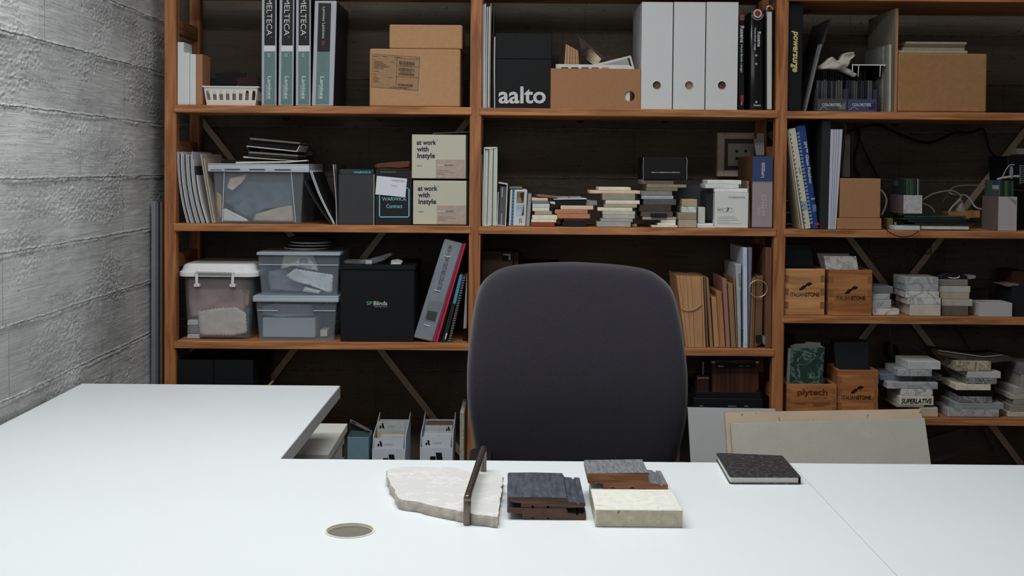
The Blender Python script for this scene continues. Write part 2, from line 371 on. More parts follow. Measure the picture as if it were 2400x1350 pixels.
# ================================================================ the room
con_l = concrete('board_marked_concrete','y',(140,142,138),(236,238,234),depth=1.5)
con_shaded = concrete('board_marked_concrete_shaded','x',(60,54,46),(116,106,94))  # darker copy of the wall concrete, shade behind the shelving put into its colour
XW=-1.03; YB=3.745
def struct(name,g,m,**k):
    return make(name,g,m,kind='structure',**k)
def wall_mesh():
    """left wall with its board joints really standing proud"""
    ys=[-3,-1,.5,1.5,2.1]+[2.2+.0040*i for i in range(388)]+[YB+.2]
    zs=[0,.3,.6]+[.68+.0026*i for i in range(430)]+[1.9,2.6,4.2]
    vs=[];fs=[];nz=len(zs)
    for y in ys:
        for z in zs:
            d=0
            if 2.19<y<YB and .67<z<1.81:
                w1=noise.noise(Vector((y*5,z*5,0)))*.005+noise.noise(Vector((y*40,z*12,3)))*.0022
                t=(z+w1-1.224)/.152; k=math.floor(t); fr=(t-k); dd=(fr if fr<.5 else fr-1)*.152
                amp=max(0,.35+noise.noise(Vector((y*9,k*7.3,1)))*.9+noise.noise(Vector((y*60,k*3.1,2)))*.5)
                d+=.0058*amp*math.exp(-(dd/.0022)**2)
                d-=.0016*math.exp(-((dd+.007)/.005)**2)*amp
                d+=.0022*noise.noise(Vector((k*13.7+y*1.2,k*3.3,5)))          # boards not quite flush
                m=noise.noise(Vector((y*3.1,z*9,7)))+.35*noise.noise(Vector((y*11,z*22,8)))
                if m>.0: 
                    m=min(1,m*4); q=noise.noise(Vector((y*70+z*60,z*150-y*40,9)))+.6*noise.noise(Vector((y*160,z*220,4)))
                    d+=m*.0030*q
                d+=.0006*noise.noise(Vector((y*16,z*120,11)))+.0022*noise.noise(Vector((y*24,z*30,14)))*max(0,noise.noise(Vector((y*4,z*5,15)))+.2)
                for ky in (2.62,3.02,3.30):
                    if int(k)%3==int(ky*10)%3: d+=.0015*math.exp(-((y-ky-.004*noise.noise(Vector((z*30,ky,0))))/.0022)**2)
            vs.append(Vector((XW+d,y,z)))
    for i in range(len(ys)-1):
        for j in range(nz-1): fs.append((i*nz+j,(i+1)*nz+j,(i+1)*nz+j+1,i*nz+j+1))
    me=bpy.data.meshes.new('wall_left'); me.from_pydata([tuple(v) for v in vs],[],fs); me.materials.append(con_l)
    me.polygons.foreach_set('use_smooth',[True]*len(me.polygons))
    o=bpy.data.objects.new('wall_left',me); C.objects.link(o); o['kind']='structure'
wall_mesh()
# cast dimples and plugs in the boards
for y_,z_ in ((2.98,1.315),(2.97,.845)):
    struct('trim_1',glathe((XW,y_,z_),[(.0,.0)],8),con_l) if False else None
struct('wall_back',gbox(XW,3.6,YB,YB+.2,0,4.2),con_shaded)
struct('wall_right',gbox(3.6,3.8,-3,YB+.2,0,4.2),M(150,148,144,k=1.3,bump=.2))
struct('wall_front',gbox(XW-.2,3.8,-3.2,-3,0,4.2),M(150,148,144,k=1.3,bump=.2))
struct('floor',gbox(XW-.2,3.8,-3.2,YB+.2,-.1,0),M(60,60,60,k=1.5,rough=.5,var=.2,scale=6))
struct('ceiling',gbox(XW-.2,3.8,-3.2,YB+.2,4.2,4.35),M(120,118,114,k=1.0))
# ================================================================ shelving
pine_x=wood('oiled_pine_along',(122,77,46),(172,117,74),'x',k=1.28)
pine_z=wood('oiled_pine_upright',(116,70,42),(160,105,65),'z',k=1.25)
pine_y=wood('oiled_pine_rung',(112,68,42),(156,102,66),'y',k=1.3)
brace_m=M(128,116,98,k=2.0,rough=.5,metal=.0)
T=thing('shelving_unit','oiled pine open shelving unit with three bays full of samples against the back wall','shelves')
up_px=[398.5,1113.5,1829.5]; UPX=[P('px',x,450,YS).x for x in up_px]; UPX.append(UPX[2]+(UPX[2]-UPX[1]))
PW=.0335
for x in UPX:
    h=PW/2
    for a,b in ((YS,YS+.035),(YS+.265,YS+.30)):
        make('post',gbox(x-h,x+h,a,b,0,2.26),pine_z,T,bevel=.002)
    for z in (.12,.62,.985,1.31,1.66,2.2):
        make('rung',gbox(x-h+.006,x+h-.006,YS+.035,YS+.265,z-.02,z+.02),pine_y,T,bevel=.001)
S={}
def shelf(key,bay,x,y,zz=None):
    z=zz if zz is not None else P('px',x,y,YS).z; S[key]=z+.0005; t=.0215
    a=UPX[bay]+PW/2-.006; b=UPX[bay+1]-PW/2+.006
    # notched round the posts
    i=.0075
    g=gprismZ([(a,YS-.004),(b,YS-.004),(b,YS-.0005),(b-i,YS-.0005),(b-i,YS+.3),(a+i,YS+.3),(a+i,YS-.0005),(a,YS-.0005)],z-t,z)
    make('shelf',g,pine_x,T,bevel=.0015)
shelf('s11',0,750,248.5); shelf('s12',0,750,526.5); shelf('s13',0,750,801.5); shelf('s14',0,0,0,.24); shelf('s10',0,0,0,1.79)
shelf('s21',1,1470,255.5); shelf('s22',1,1470,533.5); shelf('s23',1,1706,817); shelf('s24',1,0,0,.24); shelf('s20',1,0,0,1.79)
shelf('s31',2,2120,262.5); shelf('s32',2,2120,540); shelf('s33',2,2120,742); shelf('s34',2,2280,980); shelf('s30',2,2120,-14)
shelf('s35',2,0,0,.20)
def brace(bay,p,q):
    (x0,y0),(x1,y1)=p,q; Y=YS+.303
    a=P('px',x0,y0,Y); b=P('px',x1,y1,Y); d=(b-a).normalized(); n=Vector((-d.z,0,d.x))*.0095
    make('cross_brace',gprismY([((a+n).x,(a+n).z),((b+n).x,(b+n).z),((b-n).x,(b-n).z),((a-n).x,(a-n).z)],Y,Y+.002),brace_m,T)
brace(0,(456,262),(1098,1085)); brace(0,(1104,272),(470,1108))
brace(2,(1803,310),(2475,1195)); brace(2,(2475,215),(1800,1075))
# metal lengths beside the unit
al=M(150,152,156,k=1.3,rough=.35,metal=.6,var=.05); dk=M(48,50,50,k=1.4,rough=.5)
for (x0,x1,m,lab) in ((357.5,365,al,'silver metal length standing nearest the concrete wall'),(365.3,372,M(118,124,138,k=1.3,rough=.35,metal=.6),'blue-grey metal length in the middle of the standing bundle'),(372.3,378.5,dk,'dark length standing in the bundle against the wall'),(378.8,382.3,M(95,78,62),'thin brown timber strip standing against the pine post')):
    a=P('px',x0,690,YS+.03).x; b=P('px',x1,690,YS+.03).x; z1=P('px',368,471+ (x0-357)*.1,YS+.03).z
    w_=b-a
    g=gprismZ([(a,YS+.02),(a+w_*.35,YS+.02),(a+w_*.35,YS+.026),(a+w_*.65,YS+.026),(a+w_*.65,YS+.02),(b,YS+.02),(b,YS+.06),(a,YS+.06)],0,z1)
    make('metal_length' if 'metal' in lab else 'trim_strip',g,m,None,lab,'trim','lengths standing beside the shelving')
# socket plate on the back wall
T=thing('power_point','pale square outlet plate with recessed sockets low on the dark back wall','outlet')
x0,x1,z0,z1=rct('a5',(1838,160,2180,487),YB-.03); 
make('faceplate',gj(gbox(x0,x0+.022,YB-.03,YB,z0,z1),gbox(x1-.022,x1,YB-.03,YB,z0,z1),gbox(x0+.022,x1-.022,YB-.03,YB,z1-.02,z1),gbox(x0+.022,x1-.022,YB-.03,YB,z0,z0+.02)),M(130,122,110,k=3.0),T,bevel=.002)
rb=make('recess',gbox(x0+.022,x1-.022,YB-.006,YB,z0+.02,z1-.02),M(70,66,60,k=2),T)
make('socket_insert',gr('a5',(1915,240,2125,410),YB-.022,.014),M(120,116,106,k=2.8),T,bevel=.002)
for a,b in ((1980,298),(1980,352),(2045,298),(2045,352)):
    c=P('a5',a,b,YB-.023); make('socket_hole',glathe((c.x,YB-.0235,c.z),[(.0045,0),(.0045,.004)],14,'y'),M(12,12,12),T)
# round tie-hole plugs cast in the wall
for i,(v,x,y) in enumerate((('a5',820,55),('a5',1450,55),('a4',940,35),('a4',1650,40),('a6',1145,105))):
    c=P(v,x,y,YB-.001); make('tie_hole_plug',glathe((c.x,YB-.001,c.z),[(.0,0),(.013,0),(.0155,.001)],24,'y'),M(26,26,24,k=1.5),None,
      'round dark tie-hole plug cast into the back wall just under the top shelves','wall plug','tie-hole plugs in the back wall')
T=thing('pendant_lamp','long slim white linear pendant lamp hung above the desk, out of view','lamp')
make('housing',gj(gbox(-1.0,.50,1.85,2.11,2.15,2.19),gbox(-1.0,-.98,1.85,2.11,2.12,2.15),gbox(.48,.50,1.85,2.11,2.12,2.15),gbox(-.98,.48,1.85,1.862,2.12,2.15),gbox(-.98,.48,2.098,2.11,2.12,2.15)),M(200,200,200,k=1.0),T)
for x in (-.8,.3): make('suspension_wire',gtube([(x,1.98,2.19),(x,1.98,4.2)],.0015,6),M(60,60,60),T)
# ================================================================ desks
ZD=.735
wht=M(233,237,239,k=.97,rough=.38,var=.006,scale=4,spec=.5)
edge=M(205,206,208,k=1.0,rough=.5,var=.02)
YE=Q('px',1200,1080,ZD).y
ys_=Q('px',2095,1350,ZD); SX=(Q('px',1900,1130,ZD).x+Q('px',2090,1345,ZD).x)/2
xl=P('px',0,1073,YE).x; xl=-1.02
gc=Q('px',820,1244,ZD); GR=(Q('px',880,1244,ZD).x-Q('px',762,1244,ZD).x)/2
def top_hole(x0,x1,y0,y1,z0,z1,cx,cy,r):
    g=ghole(x0,x1,y0,y1,cx,cy,r,0,1,48); vs=[Vector((v.x,v.z,z0 if v.y<.5 else z1)) for v in g[0]]; return vs,g[1],g[2]
T=thing('desk','large white desk top across the foreground holding the stone and timber samples','desk')
make('desktop',top_hole(xl,SX-.0004,1.30,YE,ZD-.028,ZD,gc.x,gc.y,GR*.97),wht,T)
for x,y in ((xl+.05,1.36),(xl+.05,YE-.07),(SX-.08,1.36),(SX-.08,YE-.07)):
    make('leg',gbox(x-.03,x+.03,y-.03,y+.03,0,ZD-.028),wht,T,bevel=.002)
make('grommet_rim',(lambda g:g)(glathe((gc.x,gc.y,ZD-.03),[(GR*.90,.0),(GR*.965,.0),(GR*.965,.0302),(GR*1.0,.0302),(GR*1.0,.0312),(GR*.93,.0312),(GR*.915,.028),(GR*.90,.028)],56,caps=False)),M(225,222,205,k=1.0,rough=.4),T,sm=False)
make('grommet_cap',glathe((gc.x,gc.y,ZD-.0085),[(GR*.895,0),(GR*.895,.004),(0.001,.004)],56),M(116,113,100,k=1.0,rough=.6),T)
T=thing('desk','second white desk top continuing to the right of the seam','desk')
make('desktop',gbox(SX+.0004,SX+1.5,1.30,YE,ZD-.028,ZD),wht,T)
for x,y in ((SX+.08,1.36),(SX+.08,YE-.07),(SX+1.42,1.36),(SX+1.42,YE-.07)):
    make('leg',gbox(x-.03,x+.03,y-.03,y+.03,0,ZD-.028),wht,T,bevel=.002)
T=thing('return_desk','white side desk top running back from the main desk along the concrete wall','desk')
a=Q('px',797,902,ZD); b=Q('px',655,1075,ZD); yb=Q('px',600,901.5,ZD).y; c=Q('px',285,901,ZD)
xr=(a.x+b.x)/2
make('desktop',gprismZ([(-1.02,YE+.002),(b.x,YE+.002),(a.x,yb),(-1.02,yb)],ZD-.030,ZD-.001),[wht],T)
make('edge_band',gprismZ([(b.x+.0003,YE+.004),(b.x+.0015,YE+.004),(a.x+.0015,yb-.001),(a.x+.0003,yb-.001)],ZD-.030,ZD-.0015),edge,T,label='pale grey edge strip of the side desk')
for x,y in ((-.96,yb-.06),(xr-.52,yb-.06)):
    make('leg',gbox(x-.025,x+.025,y-.025,y+.025,0,ZD-.030),wht,T,bevel=.002)
# drawer pedestal under the side desk
T=thing('drawer_pedestal','low cream white drawer pedestal tucked under the right edge of the side desk','drawers')
zp=.600; a=Q('c3',1410,625,zp); b=Q('c3',1262,860,zp); cw=M(222,222,214,k=1.0,rough=.5,var=.01)
x1=(a.x+b.x)/2; x0=x1-.42; yf=b.y; yk=a.y
make('cabinet_top',gbox(x0,x1,yf,yk,zp-.02,zp),cw,T,bevel=.001)
make('cabinet_body',gbox(x0+.004,x1-.006,yf+.01,yk-.018,.03,zp-.0215),cw,T,bevel=.001)
for k in range(3):
    z0_=.05+k*.175
    d=make('drawer',gbox(x0+.006,x1-.008,yk-.0175,yk-.001,z0_,z0_+.17),cw,T,bevel=.001)
c=P('c3',1393,750,yk-.1)
make('lock',gbox(x1-.0062,x1-.0035,yk-.05,yk-.035,zp-.075,zp-.045),M(20,20,20),T)
# ================================================================ chair
fab=M(50,47,54,k=.92,rough=.95,var=.22,scale=420,bump=.7,bscale=900,spec=.1)
fab.node_tree.nodes['Principled BSDF'].inputs['Sheen Weight'].default_value=.35; fab.node_tree.nodes['Principled BSDF'].inputs['Sheen Roughness'].default_value=.45
blk=M(22,22,24,k=1.6,rough=.5)
T=thing('office_chair','dark charcoal fabric office chair with a tall rounded backrest behind the desk','chair')
YC=2.50
out=[(1348,621),(1272,623),(1209,628),(1172,637),(1143,654),(1124,676),(1113,707),(1104,759),(1097,822),(1094,878),(1095,933),(1102,989),(1111,1037),(1121,1080),(1145,1140),(1190,1180),(1270,1195),(1352,1197),(1434,1195),(1514,1180),(1560,1140),(1584,1080),(1598,1018),(1606,978),(1610,933),(1611,878),(1608,830),(1602,767),(1592,711),(1580,678),(1557,656),(1528,639),(1476,630),(1420,625)]
O=[P('px',x,y,YC) for x,y in out]; O=smooth(O+[O[0]],2)[:-1]
cx=sum(p.x for p in O)/len(O); cz=(max(p.z for p in O)+min(p.z for p in O))/2
def yof(x,z):
    # leans back a little, hollow across, lumbar swell low down
    t=(z-cz); s=(x-cx)
    return YC+.13*t -.30*s*s*4*.25 +.028*math.cos((z-.80)*9)*-1*(1 if z<1.0 else math.exp(-((z-1.0)*9)**2))*.9
rings=[(.97,.062),(1.0,.050),(1.0,.034),(.992,.018),(.972,.006),(.94,-.002),(.88,-.007),(.74,-.010),(.56,-.009),(.36,-.008),(.16,-.008)]
vs=[];fs=[];n=len(O)
for s,dy in rings:
    for p in O:
        x=cx+(p.x-cx)*s; z=cz+(p.z-cz)*s; vs.append(Vector((x,yof(x,z)+dy,z)))
vs.append(Vector((cx,yof(cx,cz)-.008,cz))); vs.append(Vector((cx,yof(cx,cz)+.062,cz)))
for r in range(len(rings)-1):
    for k in range(n): fs.append((r*n+k,r*n+(k+1)%n,(r+1)*n+(k+1)%n,(r+1)*n+k))
q=(len(rings)-1)*n
for k in range(n): fs+= [(q+k,q+(k+1)%n,len(vs)-2),((k+1)%n,k,len(vs)-1)]
make('backrest',(vs,fs,[0]*len(fs)),fab,T,sm=True,sub=1)
vs=[];fs=[];rr=[(.93,.064),(.95,.075),(.85,.085),(.5,.09)]
for s,dy in rr:
    for p in O:
        x=cx+(p.x-cx)*s; z=cz+(p.z-cz)*s; vs.append(Vector((x,yof(x,z)+dy,z)))
for r in range(3):
    for k in range(n): fs.append((r*n+k,r*n+(k+1)%n,(r+1)*n+(k+1)%n,(r+1)*n+k))
fs+=[tuple(range(n)),tuple(range(3*n,4*n))]
make('back_shell',(vs,fs,[0]*len(fs)),blk,T,sm=True)
make('seat',gbox(cx-.24,cx+.24,YC-.46,YC+.02,.44,.51),fab,T,bevel=.03,seg=3)
make('gas_lift',glathe((cx,YC-.22,.1),[(.03,0),(.03,.2),(.018,.2),(.018,.34)],20),blk,T)
make('back_stem',gtube(smooth([(cx,YC-.1,.42),(cx,YC+.10,.44),(cx,YC+.13,.60),(cx,YC+.13,.82)]),.022),blk,T)
for k in range(5):
    t=2*math.pi*k/5+.3
    make('base_arm',gtube([(cx,YC-.22,.11),(cx+.30*math.cos(t),YC-.22+.30*math.sin(t),.075)],[.028,.016]),blk,T)
    c_=(cx+.30*math.cos(t),YC-.22+.30*math.sin(t),.03)
    make('castor',gtube([(c_[0]-.02*math.sin(t),c_[1]+.02*math.cos(t),.03),(c_[0]+.02*math.sin(t),c_[1]-.02*math.cos(t),.03)],.028,18),blk,T)
h=P('px',1109,1062,YC-.02)
for s in (-1,1):
    X=h.x if s<0 else 2*cx-h.x
    z_a=h.z if s<0 else h.z-.035
    make('armrest',gj(gbox(X-(.006 if s<0 else .04),X+(.04 if s<0 else .006),YC-.28,YC-.02,z_a-.022,z_a+.012)),blk,T,bevel=.008,seg=2)
    make('arm_post',gj(gbox(X-.012,X+.012,YC-.18,YC-.12,.47,z_a-.022),gbox(min(X,cx+s*.2),max(X,cx+s*.2),YC-.18,YC-.12,.425,.45)),blk,T)
# ================================================================ things on the desk
ZT=ZD+.0006
# broken stone slab
T=None
z1=ZD+.0165
tp=[(85,165),(110,155),(180,140),(300,138),(420,140),(580,145),(650,163),(725,183),(790,195),(870,196),(945,205),(938,232),(946,262),(925,290),(938,310),(930,345),(920,400),(912,450),(903,510),(850,503),(720,488),(640,470),(540,450),(430,428),(300,395),(210,385),(170,372),(150,340),(140,300),(112,275),(105,240),(85,205)]
vv=[Q('c5',x,y,z1) for x,y in tp]
random.seed(3)
vb=[]
cxs=sum(v.x for v in vv)/len(vv); cys=sum(v.y for v in vv)/len(vv)
def dense(vv,n=4,j=.0012):
    o=[]
    for i,a in enumerate(vv):
        b=vv[(i+1)%len(vv)]
        for k in range(n):
            p=a.lerp(b,k/n)
            if k: p=p+Vector((random.uniform(-j,j),random.uniform(-j,j),0))
            o.append(p)
    return o
vv=dense(vv); nl=5; vs=[]; n=len(vv)
for l in range(nl):
    z=ZT+(z1-ZT)*(1-l/(nl-1))
    for p in vv:
        f=1+(random.uniform(-.006,.01) if l else 0)+.006*math.sin(l*1.3); vs.append(Vector((cxs+(p.x-cxs)*f,cys+(p.y-cys)*f,z)))
fs=[tuple(range(n)),tuple(range((nl-1)*n,nl*n))]+[(l*n+k,l*n+(k+1)%n,(l+1)*n+(k+1)%n,(l+1)*n+k) for l in range(nl-1) for k in range(n)]
ms=[0,1]+[1]*(len(fs)-2)
stone_t=veined('pale_split_stone',(220,217,212),(240,239,236),k=.86,scale=9,width=.03,rough=.7,strength=.9)
stone_e=M(178,170,160,k=1.15,rough=.85,var=.22,scale=55,bump=.9,bscale=180)
make('stone_slab',(vs,fs,ms),[stone_t,stone_e],None,'pale irregular broken stone slab lying left on the desk under the metal handle','stone slab',None)
# pull handle
zc=ZD+.040
br=M(110,98,90,k=1.2,rough=.32,metal=.85,var=.15,scale=40)
f0=Q('c5',679,560,ZT); k0=Q('c5',797,185,ZT); top0=Q('c5',685,385,zc); top1=Q('c5',785,100,zc)
xa=f0.x; ya=f0.y-.004; xb=k0.x; yb_=k0.y+.015
line=[(xa,ya,ZT),(xa,ya,zc-.014),(xa+(xb-xa)*.01,ya+.003,zc-.004),(xa+(xb-xa)*.04,ya+.012,zc),(xa+(xb-xa)*.5,ya+(yb_-ya)*.5,zc),(xa+(xb-xa)*.96,yb_-.012,zc),(xa+(xb-xa)*.99,yb_-.003,zc-.004),(xb,yb_,zc-.014),(xb,yb_,ZT)]
make('pull_handle',gtube(smooth(line,5),.0056,18),br,None,'bronze D-shaped pull handle standing astride the broken stone slab','handle',sm=True)
# timber boards
char=M(60,63,72,k=1.35,rough=.5,var=.55,scale=24,bump=1.0,bscale=36,stretch=(6,1,6),spec=.5)
char2=M(106,107,110,k=1.2,rough=.55,var=.45,scale=40,bump=1.0,bscale=60,stretch=(6,1,6),spec=.5)
endg=wood('dark_end_grain',(56,38,30),(108,76,58),'x',k=1.15,rings=60)
endg2=wood('brown_end_grain',(104,66,42),(150,100,66),'x',k=1.05,rings=60)
endg3=M(90,66,56,k=1.1,rough=.7,var=.2,scale=80)
def board(name,lab,v,prof,Yf,d,zb,mats,grp):
    p=[P(v,x,y,Yf) for x,y in prof]; dz=zb-min(q.z for q in p)
    g=gprismY([(q.x,q.z+dz) for q in p],Yf,Yf+d); g[2][0]=1; g[2][1]=1
    return make(name,g,mats,None,lab,'timber sample',grp),max(q.z+dz for q in p)
Yt=Q('d6',500,775,ZD).y
lower=[(45,650),(60,638),(755,645),(775,660),(785,700),(880,708),(895,728),(915,728),(925,710),(975,712),(985,690),(1008,690),(1012,775),(565,775),(560,755),(535,755),(530,775),(375,775),(370,752),(345,752),(340,770),(232,768),(228,705),(130,700),(45,690)]
upper=[(50,515),(62,498),(400,495),(770,505),(800,555),(895,562),(900,580),(925,582),(930,560),(1000,565),(1003,600),(975,622),(760,628),(565,625),(560,605),(530,605),(525,625),(375,625),(370,602),(345,602),(340,622),(215,622),(212,570),(120,562),(95,545),(60,545)]
_,zt=board('cladding_board','lower dark timber cladding board with a reddish brown cut end, under the other','d6',lower,Yt,.145,ZT,[char,endg3],'stained cladding board samples')
Yu=Yt+.003
_,zt2=board('cladding_board','upper blackened timber cladding board with sawn face, on top of the darker pair','d6',upper,Yu,.145,zt-.0002 if False else zt+.0003,[char,endg],'stained cladding board samples')
# limestone block
zb=Q('d6',1120,858,ZT); xl_=zb.x; xr_=Q('d6',2190,862,ZT).x; Yb0=Q('d6',1600,862,ZT).y
ztb=P('d6',1600,648,Yb0).z; Ybk=Q('d6',990,318,ztb).y
lime_t=M(222,220,208,k=1.0,rough=.7,var=.10,scale=70,bump=.4,bscale=300,dots=((190,186,170),60,.66))
lime_s=M(186,178,156,k=1.1,rough=.85,var=.16,scale=110,bump=.8,bscale=300,dots=((110,102,84),120,.66))
g=gprismZ([(xl_,Yb0),(xr_,Yb0),(xr_-.001,Ybk),(xl_+.001,Ybk)],ZT,ztb); g=(g[0],g[1],[1,0,1,1,1,1])
make('limestone_block',g,[lime_t,lime_s],None,'thick square cream limestone block on the desk carrying a short timber sample','stone block',bevel=.0012)
t2=[(1030,205),(1770,195),(1778,322),(1895,335),(1915,352),(1942,358),(1950,338),(2010,345),(2010,398),(1610,395),(1590,375),(1560,375),(1540,392),(1370,388),(1340,375),(1290,390),(1222,383),(1215,335),(1125,318),(1100,330),(1035,325),(1025,260)]
Y2=Q('d6',1500,398,ztb).y
board('cladding_board','short grey-topped timber sample with an orange-brown cut end on the limestone block','d6',t2,Y2,.085,ztb+.0004,[char2,endg2],'stained cladding board samples')
# card lying flat behind the timber
cm=M(238,234,230,k=1.0,rough=.6,var=.01)
a=Q('d6',95,128,ZT); b=Q('d6',1010,128,ZT); y0=Q('d6',300,260,ZT).y
# notebook
T=thing('notebook','closed black soft-cover notebook with white pages on the right of the desk','notebook')
hN=.0125
bl=Q('e1',600,810,ZT); brr=Q('e1',2015,815,ZT); tr_=Q('e1',1640,235,ZT+hN); tl=Q('e1',325,180,ZT+hN)
def nb(i,z0,z1):
    P4=[bl,brr,tr_,tl]; c=sum((Vector((p.x,p.y,0)) for p in P4),Vector())/4
    o=[]
    for j,p in enumerate(P4):
        q=Vector((p.x,p.y,0)); q=q+(c-q).normalized()*i; 
        a_=Vector((P4[j-1].x,P4[j-1].y,0)); b_=Vector((P4[(j+1)%4].x,P4[(j+1)%4].y,0))
        r=.006 if not (j in (1,2)) else .002
        o+=[q+(a_-q).normalized()*r, q+((a_-q).normalized()+(b_-q).normalized())*r*.3, q+(b_-q).normalized()*r]
    return gprismZ([(p.x,p.y) for p in o],z0,z1)
cov=M(38,37,39,k=1.3,rough=.38,var=.5,scale=60,dots=((80,78,84),110,.57),stretch=(1,2.5,1),bump=.9,bscale=220,spec=.5)
make('back_cover',nb(0,ZT,ZT+.0016),cov,T); 
make('pages',nb(.003,ZT+.0017,ZT+hN-.0016),M(214,212,206,k=1.1,rough=.8,var=.08,scale=300,stretch=(.1,.1,8)),T)
make('front_cover',nb(0,ZT+hN-.0015,ZT+hN),cov,T)
s0=Vector((brr.x,brr.y,0)); s1=Vector((tr_.x,tr_.y,0)); dd=(s1-s0).normalized(); nn=Vector((dd.y,-dd.x,0))
g=gprismZ([(p.x,p.y) for p in (s0+dd*.001,s0+dd*.001+nn*.0015,s1-dd*.001+nn*.0015,s1-dd*.001)],ZT,ZT+hN); make('spine',g,cov,T)
# ================================================================ left bay
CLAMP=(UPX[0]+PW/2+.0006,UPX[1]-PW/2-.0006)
YO=YS+.012
white=M(178,180,178,k=1.9,var=.02); offw=M(190,188,180,k=1.7,var=.04)
black=M(14,14,15,k=1.5,rough=.6,var=.1); black2=M(24,24,25,k=1.5,rough=.55,var=.1)
card=M(152,116,84,k=1.9,rough=.85,var=.06,scale=120); card_d=M(140,102,72,k=1.8,rough=.85,var=.06,scale=120)
paper_w=M(200,200,202,k=1.5,var=.03); ink=M(20,20,22,k=1.2); inkw=M(222,222,222,k=1.15); grey_t=M(120,120,122,k=1.6)
def dcard(n): return n
# ---- top shelf
b=S['s11']
for r,m,lab in (((112,320,160,785),white,'tallest slim white slipcase standing at the left end of the top left shelf'),
                ((162,400,208,785),white,'slim white slipcase, second from the left on the top left shelf'),
                ((210,412,256,787),white,'slim white slipcase touching the brown one on the top left shelf'),
                ((257,412,306,787),card_d,'slim brown card slipcase beside the white basket')):
    box('slipcase',lab,'slipcase','a1',r,YO,.09,m,base=b,group='slipcases on the top left shelf')
# basket
bw=M(205,203,198,k=1.6,rough=.4,var=.01)
x0,x1,z0,z1=rct('a1',(312,655,728,790),YO,base=b); d=.15; tp=.008
T=thing('basket','small white plastic basket with arched slots full of dark swatches','basket')
def wallpanel(p0,p1,n,th,hs=.28,he=.78):
    """slotted side between two top corners, leaning in towards the foot"""
    gs=[]; H=z1-z0; dv=(p1-p0); L_=dv.length; u=dv/L_; nn=Vector((-u.y,u.x,0)) # inward
    def q(s,t,o): return Vector((p0.x,p0.y,0))+Vector((u.x,u.y,0))*(tp*(1-t)+s*(L_-2*tp*(1-t)))+nn*(tp*(1-t)+o)+Vector((0,0,z0+H*t))
    def slab(a,b_,t0,t1): 
        return gprism([q(a,t0,0),q(b_,t0,0),q(b_,t1,0),q(a,t1,0)],[q(a,t0,th),q(b_,t0,th),q(b_,t1,th),q(a,t1,th)])
    gs.append(slab(0,1,0,hs)); gs.append(slab(0,1,he,1))
    sw=1/n; e=sw*.22
    for k in range(n):
        a=k*sw; gs.append(slab(a,a+e,hs,he)); gs.append(slab(a+sw-e,a+sw,hs,he)); gs.append(slab(a+e,a+sw-e,he-.10,he)) if False else None
        # arched head
        for t in (0,1):
            aa=a+e if t==0 else a+sw-e; bb=a+e+sw*.12 if t==0 else a+sw-e-sw*.12
            gs.append(gprism([q(aa,he-.17,0),q(bb,he,0),q(aa,he,0)],[q(aa,he-.17,th),q(bb,he,th),q(aa,he,th)]))
    return gs
c=[Vector((x0,YO,0)),Vector((x1,YO,0)),Vector((x1,YO+d,0)),Vector((x0,YO+d,0))]
gs=[]
for i,nn_ in enumerate((8,7,8,7)): gs+=[g for g in wallpanel(c[i],c[(i+1)%4],nn_,.0016) if g]
gs.append(gbox(x0+tp,x1-tp,YO+tp,YO+d-tp,z0,z0+.002))
make('body',gj(*gs),bw,T)
e=.003
make('rim',gj(gbox(x0-e,x1+e,YO-e,YO+.002,z1-.004,z1),gbox(x0-e,x1+e,YO+d-.002,YO+d+e,z1-.004,z1),gbox(x0-e,x0+.002,YO,YO+d,z1-.004,z1),gbox(x1-.002,x1+e,YO,YO+d,z1-.004,z1)),bw,T,bevel=.0008)
sw=[((345,575),(640,520),(650,760),(360,770),M(12,12,13),'black card swatch with a deckled edge'),((400,520),(560,508),(640,525),(560,770),M(22,20,20),'near-black card swatch standing highest'),((560,560),(735,545),(720,770),(580,770),M(40,22,22),'very dark maroon card swatch at the right'),((375,650),(575,622),(580,760),(380,765),M(180,178,170),'pale grey paper sample tilted at the front'),((582,640),(620,635),(622,765),(580,765),M(190,188,182),'small white paper sample'),((345,700),(690,690),(690,775),(345,775),M(120,105,90),'tan paper sample low down')]
for i,(a_,b_,c_,d_,m,lab) in enumerate(sw):
    lean('swatch',lab+' inside the white basket','swatch','a1',[a_,b_,c_,d_],YO+.02+[.085,.10,.07,.03,.04,.012][i],.003,m,base=b+.004,group='swatches in the white basket')
# ring binders
bg=M(34,35,38,k=1.5,rough=.4); bgs=M(160,162,168,k=1.6,rough=.3,var=.03); teal=M(86,112,110,k=1.7,rough=.35,var=.05); bkl=M(30,30,32,k=1.5,rough=.35)
clr=plastic('clear_vinyl',(.8,.85,.9),.18,.15)
def binder(q,lab,txts,Y=YO,lblk=None,lteal=None,strip=None,d=.25):
    T=thing('ring_binder',lab,'binder','grey ring binders on the top left shelf')
    make('cover',gq('a1',q,Y+.004,d,b),bg,T,bevel=.001)
    make('spine',gq('a1',q,Y,.004,b),bgs,T,bevel=.0015)
    if lblk: panel(T,'spine_label','a1',lblk,Y,bkl,label='black paper spine label')
    if strip: panel(T,'spine_label','a1',strip,Y,paper_w,label='white strip of the spine label')
    if lteal: panel(T,'spine_label','a1',lteal,Y,teal,label='grey-green spine label')
    for s,r,rot,m,bo in txts: txt(T,s,'a1',r,Y-.0002,m,rot,bo)
num=['01','02','03']; sub=['Natural & Solid\nTonal Collection','Woodgrain\nCollection','Professional\nCollection']
pos=['first of the three matching','middle of the three matching','last of the three matching']
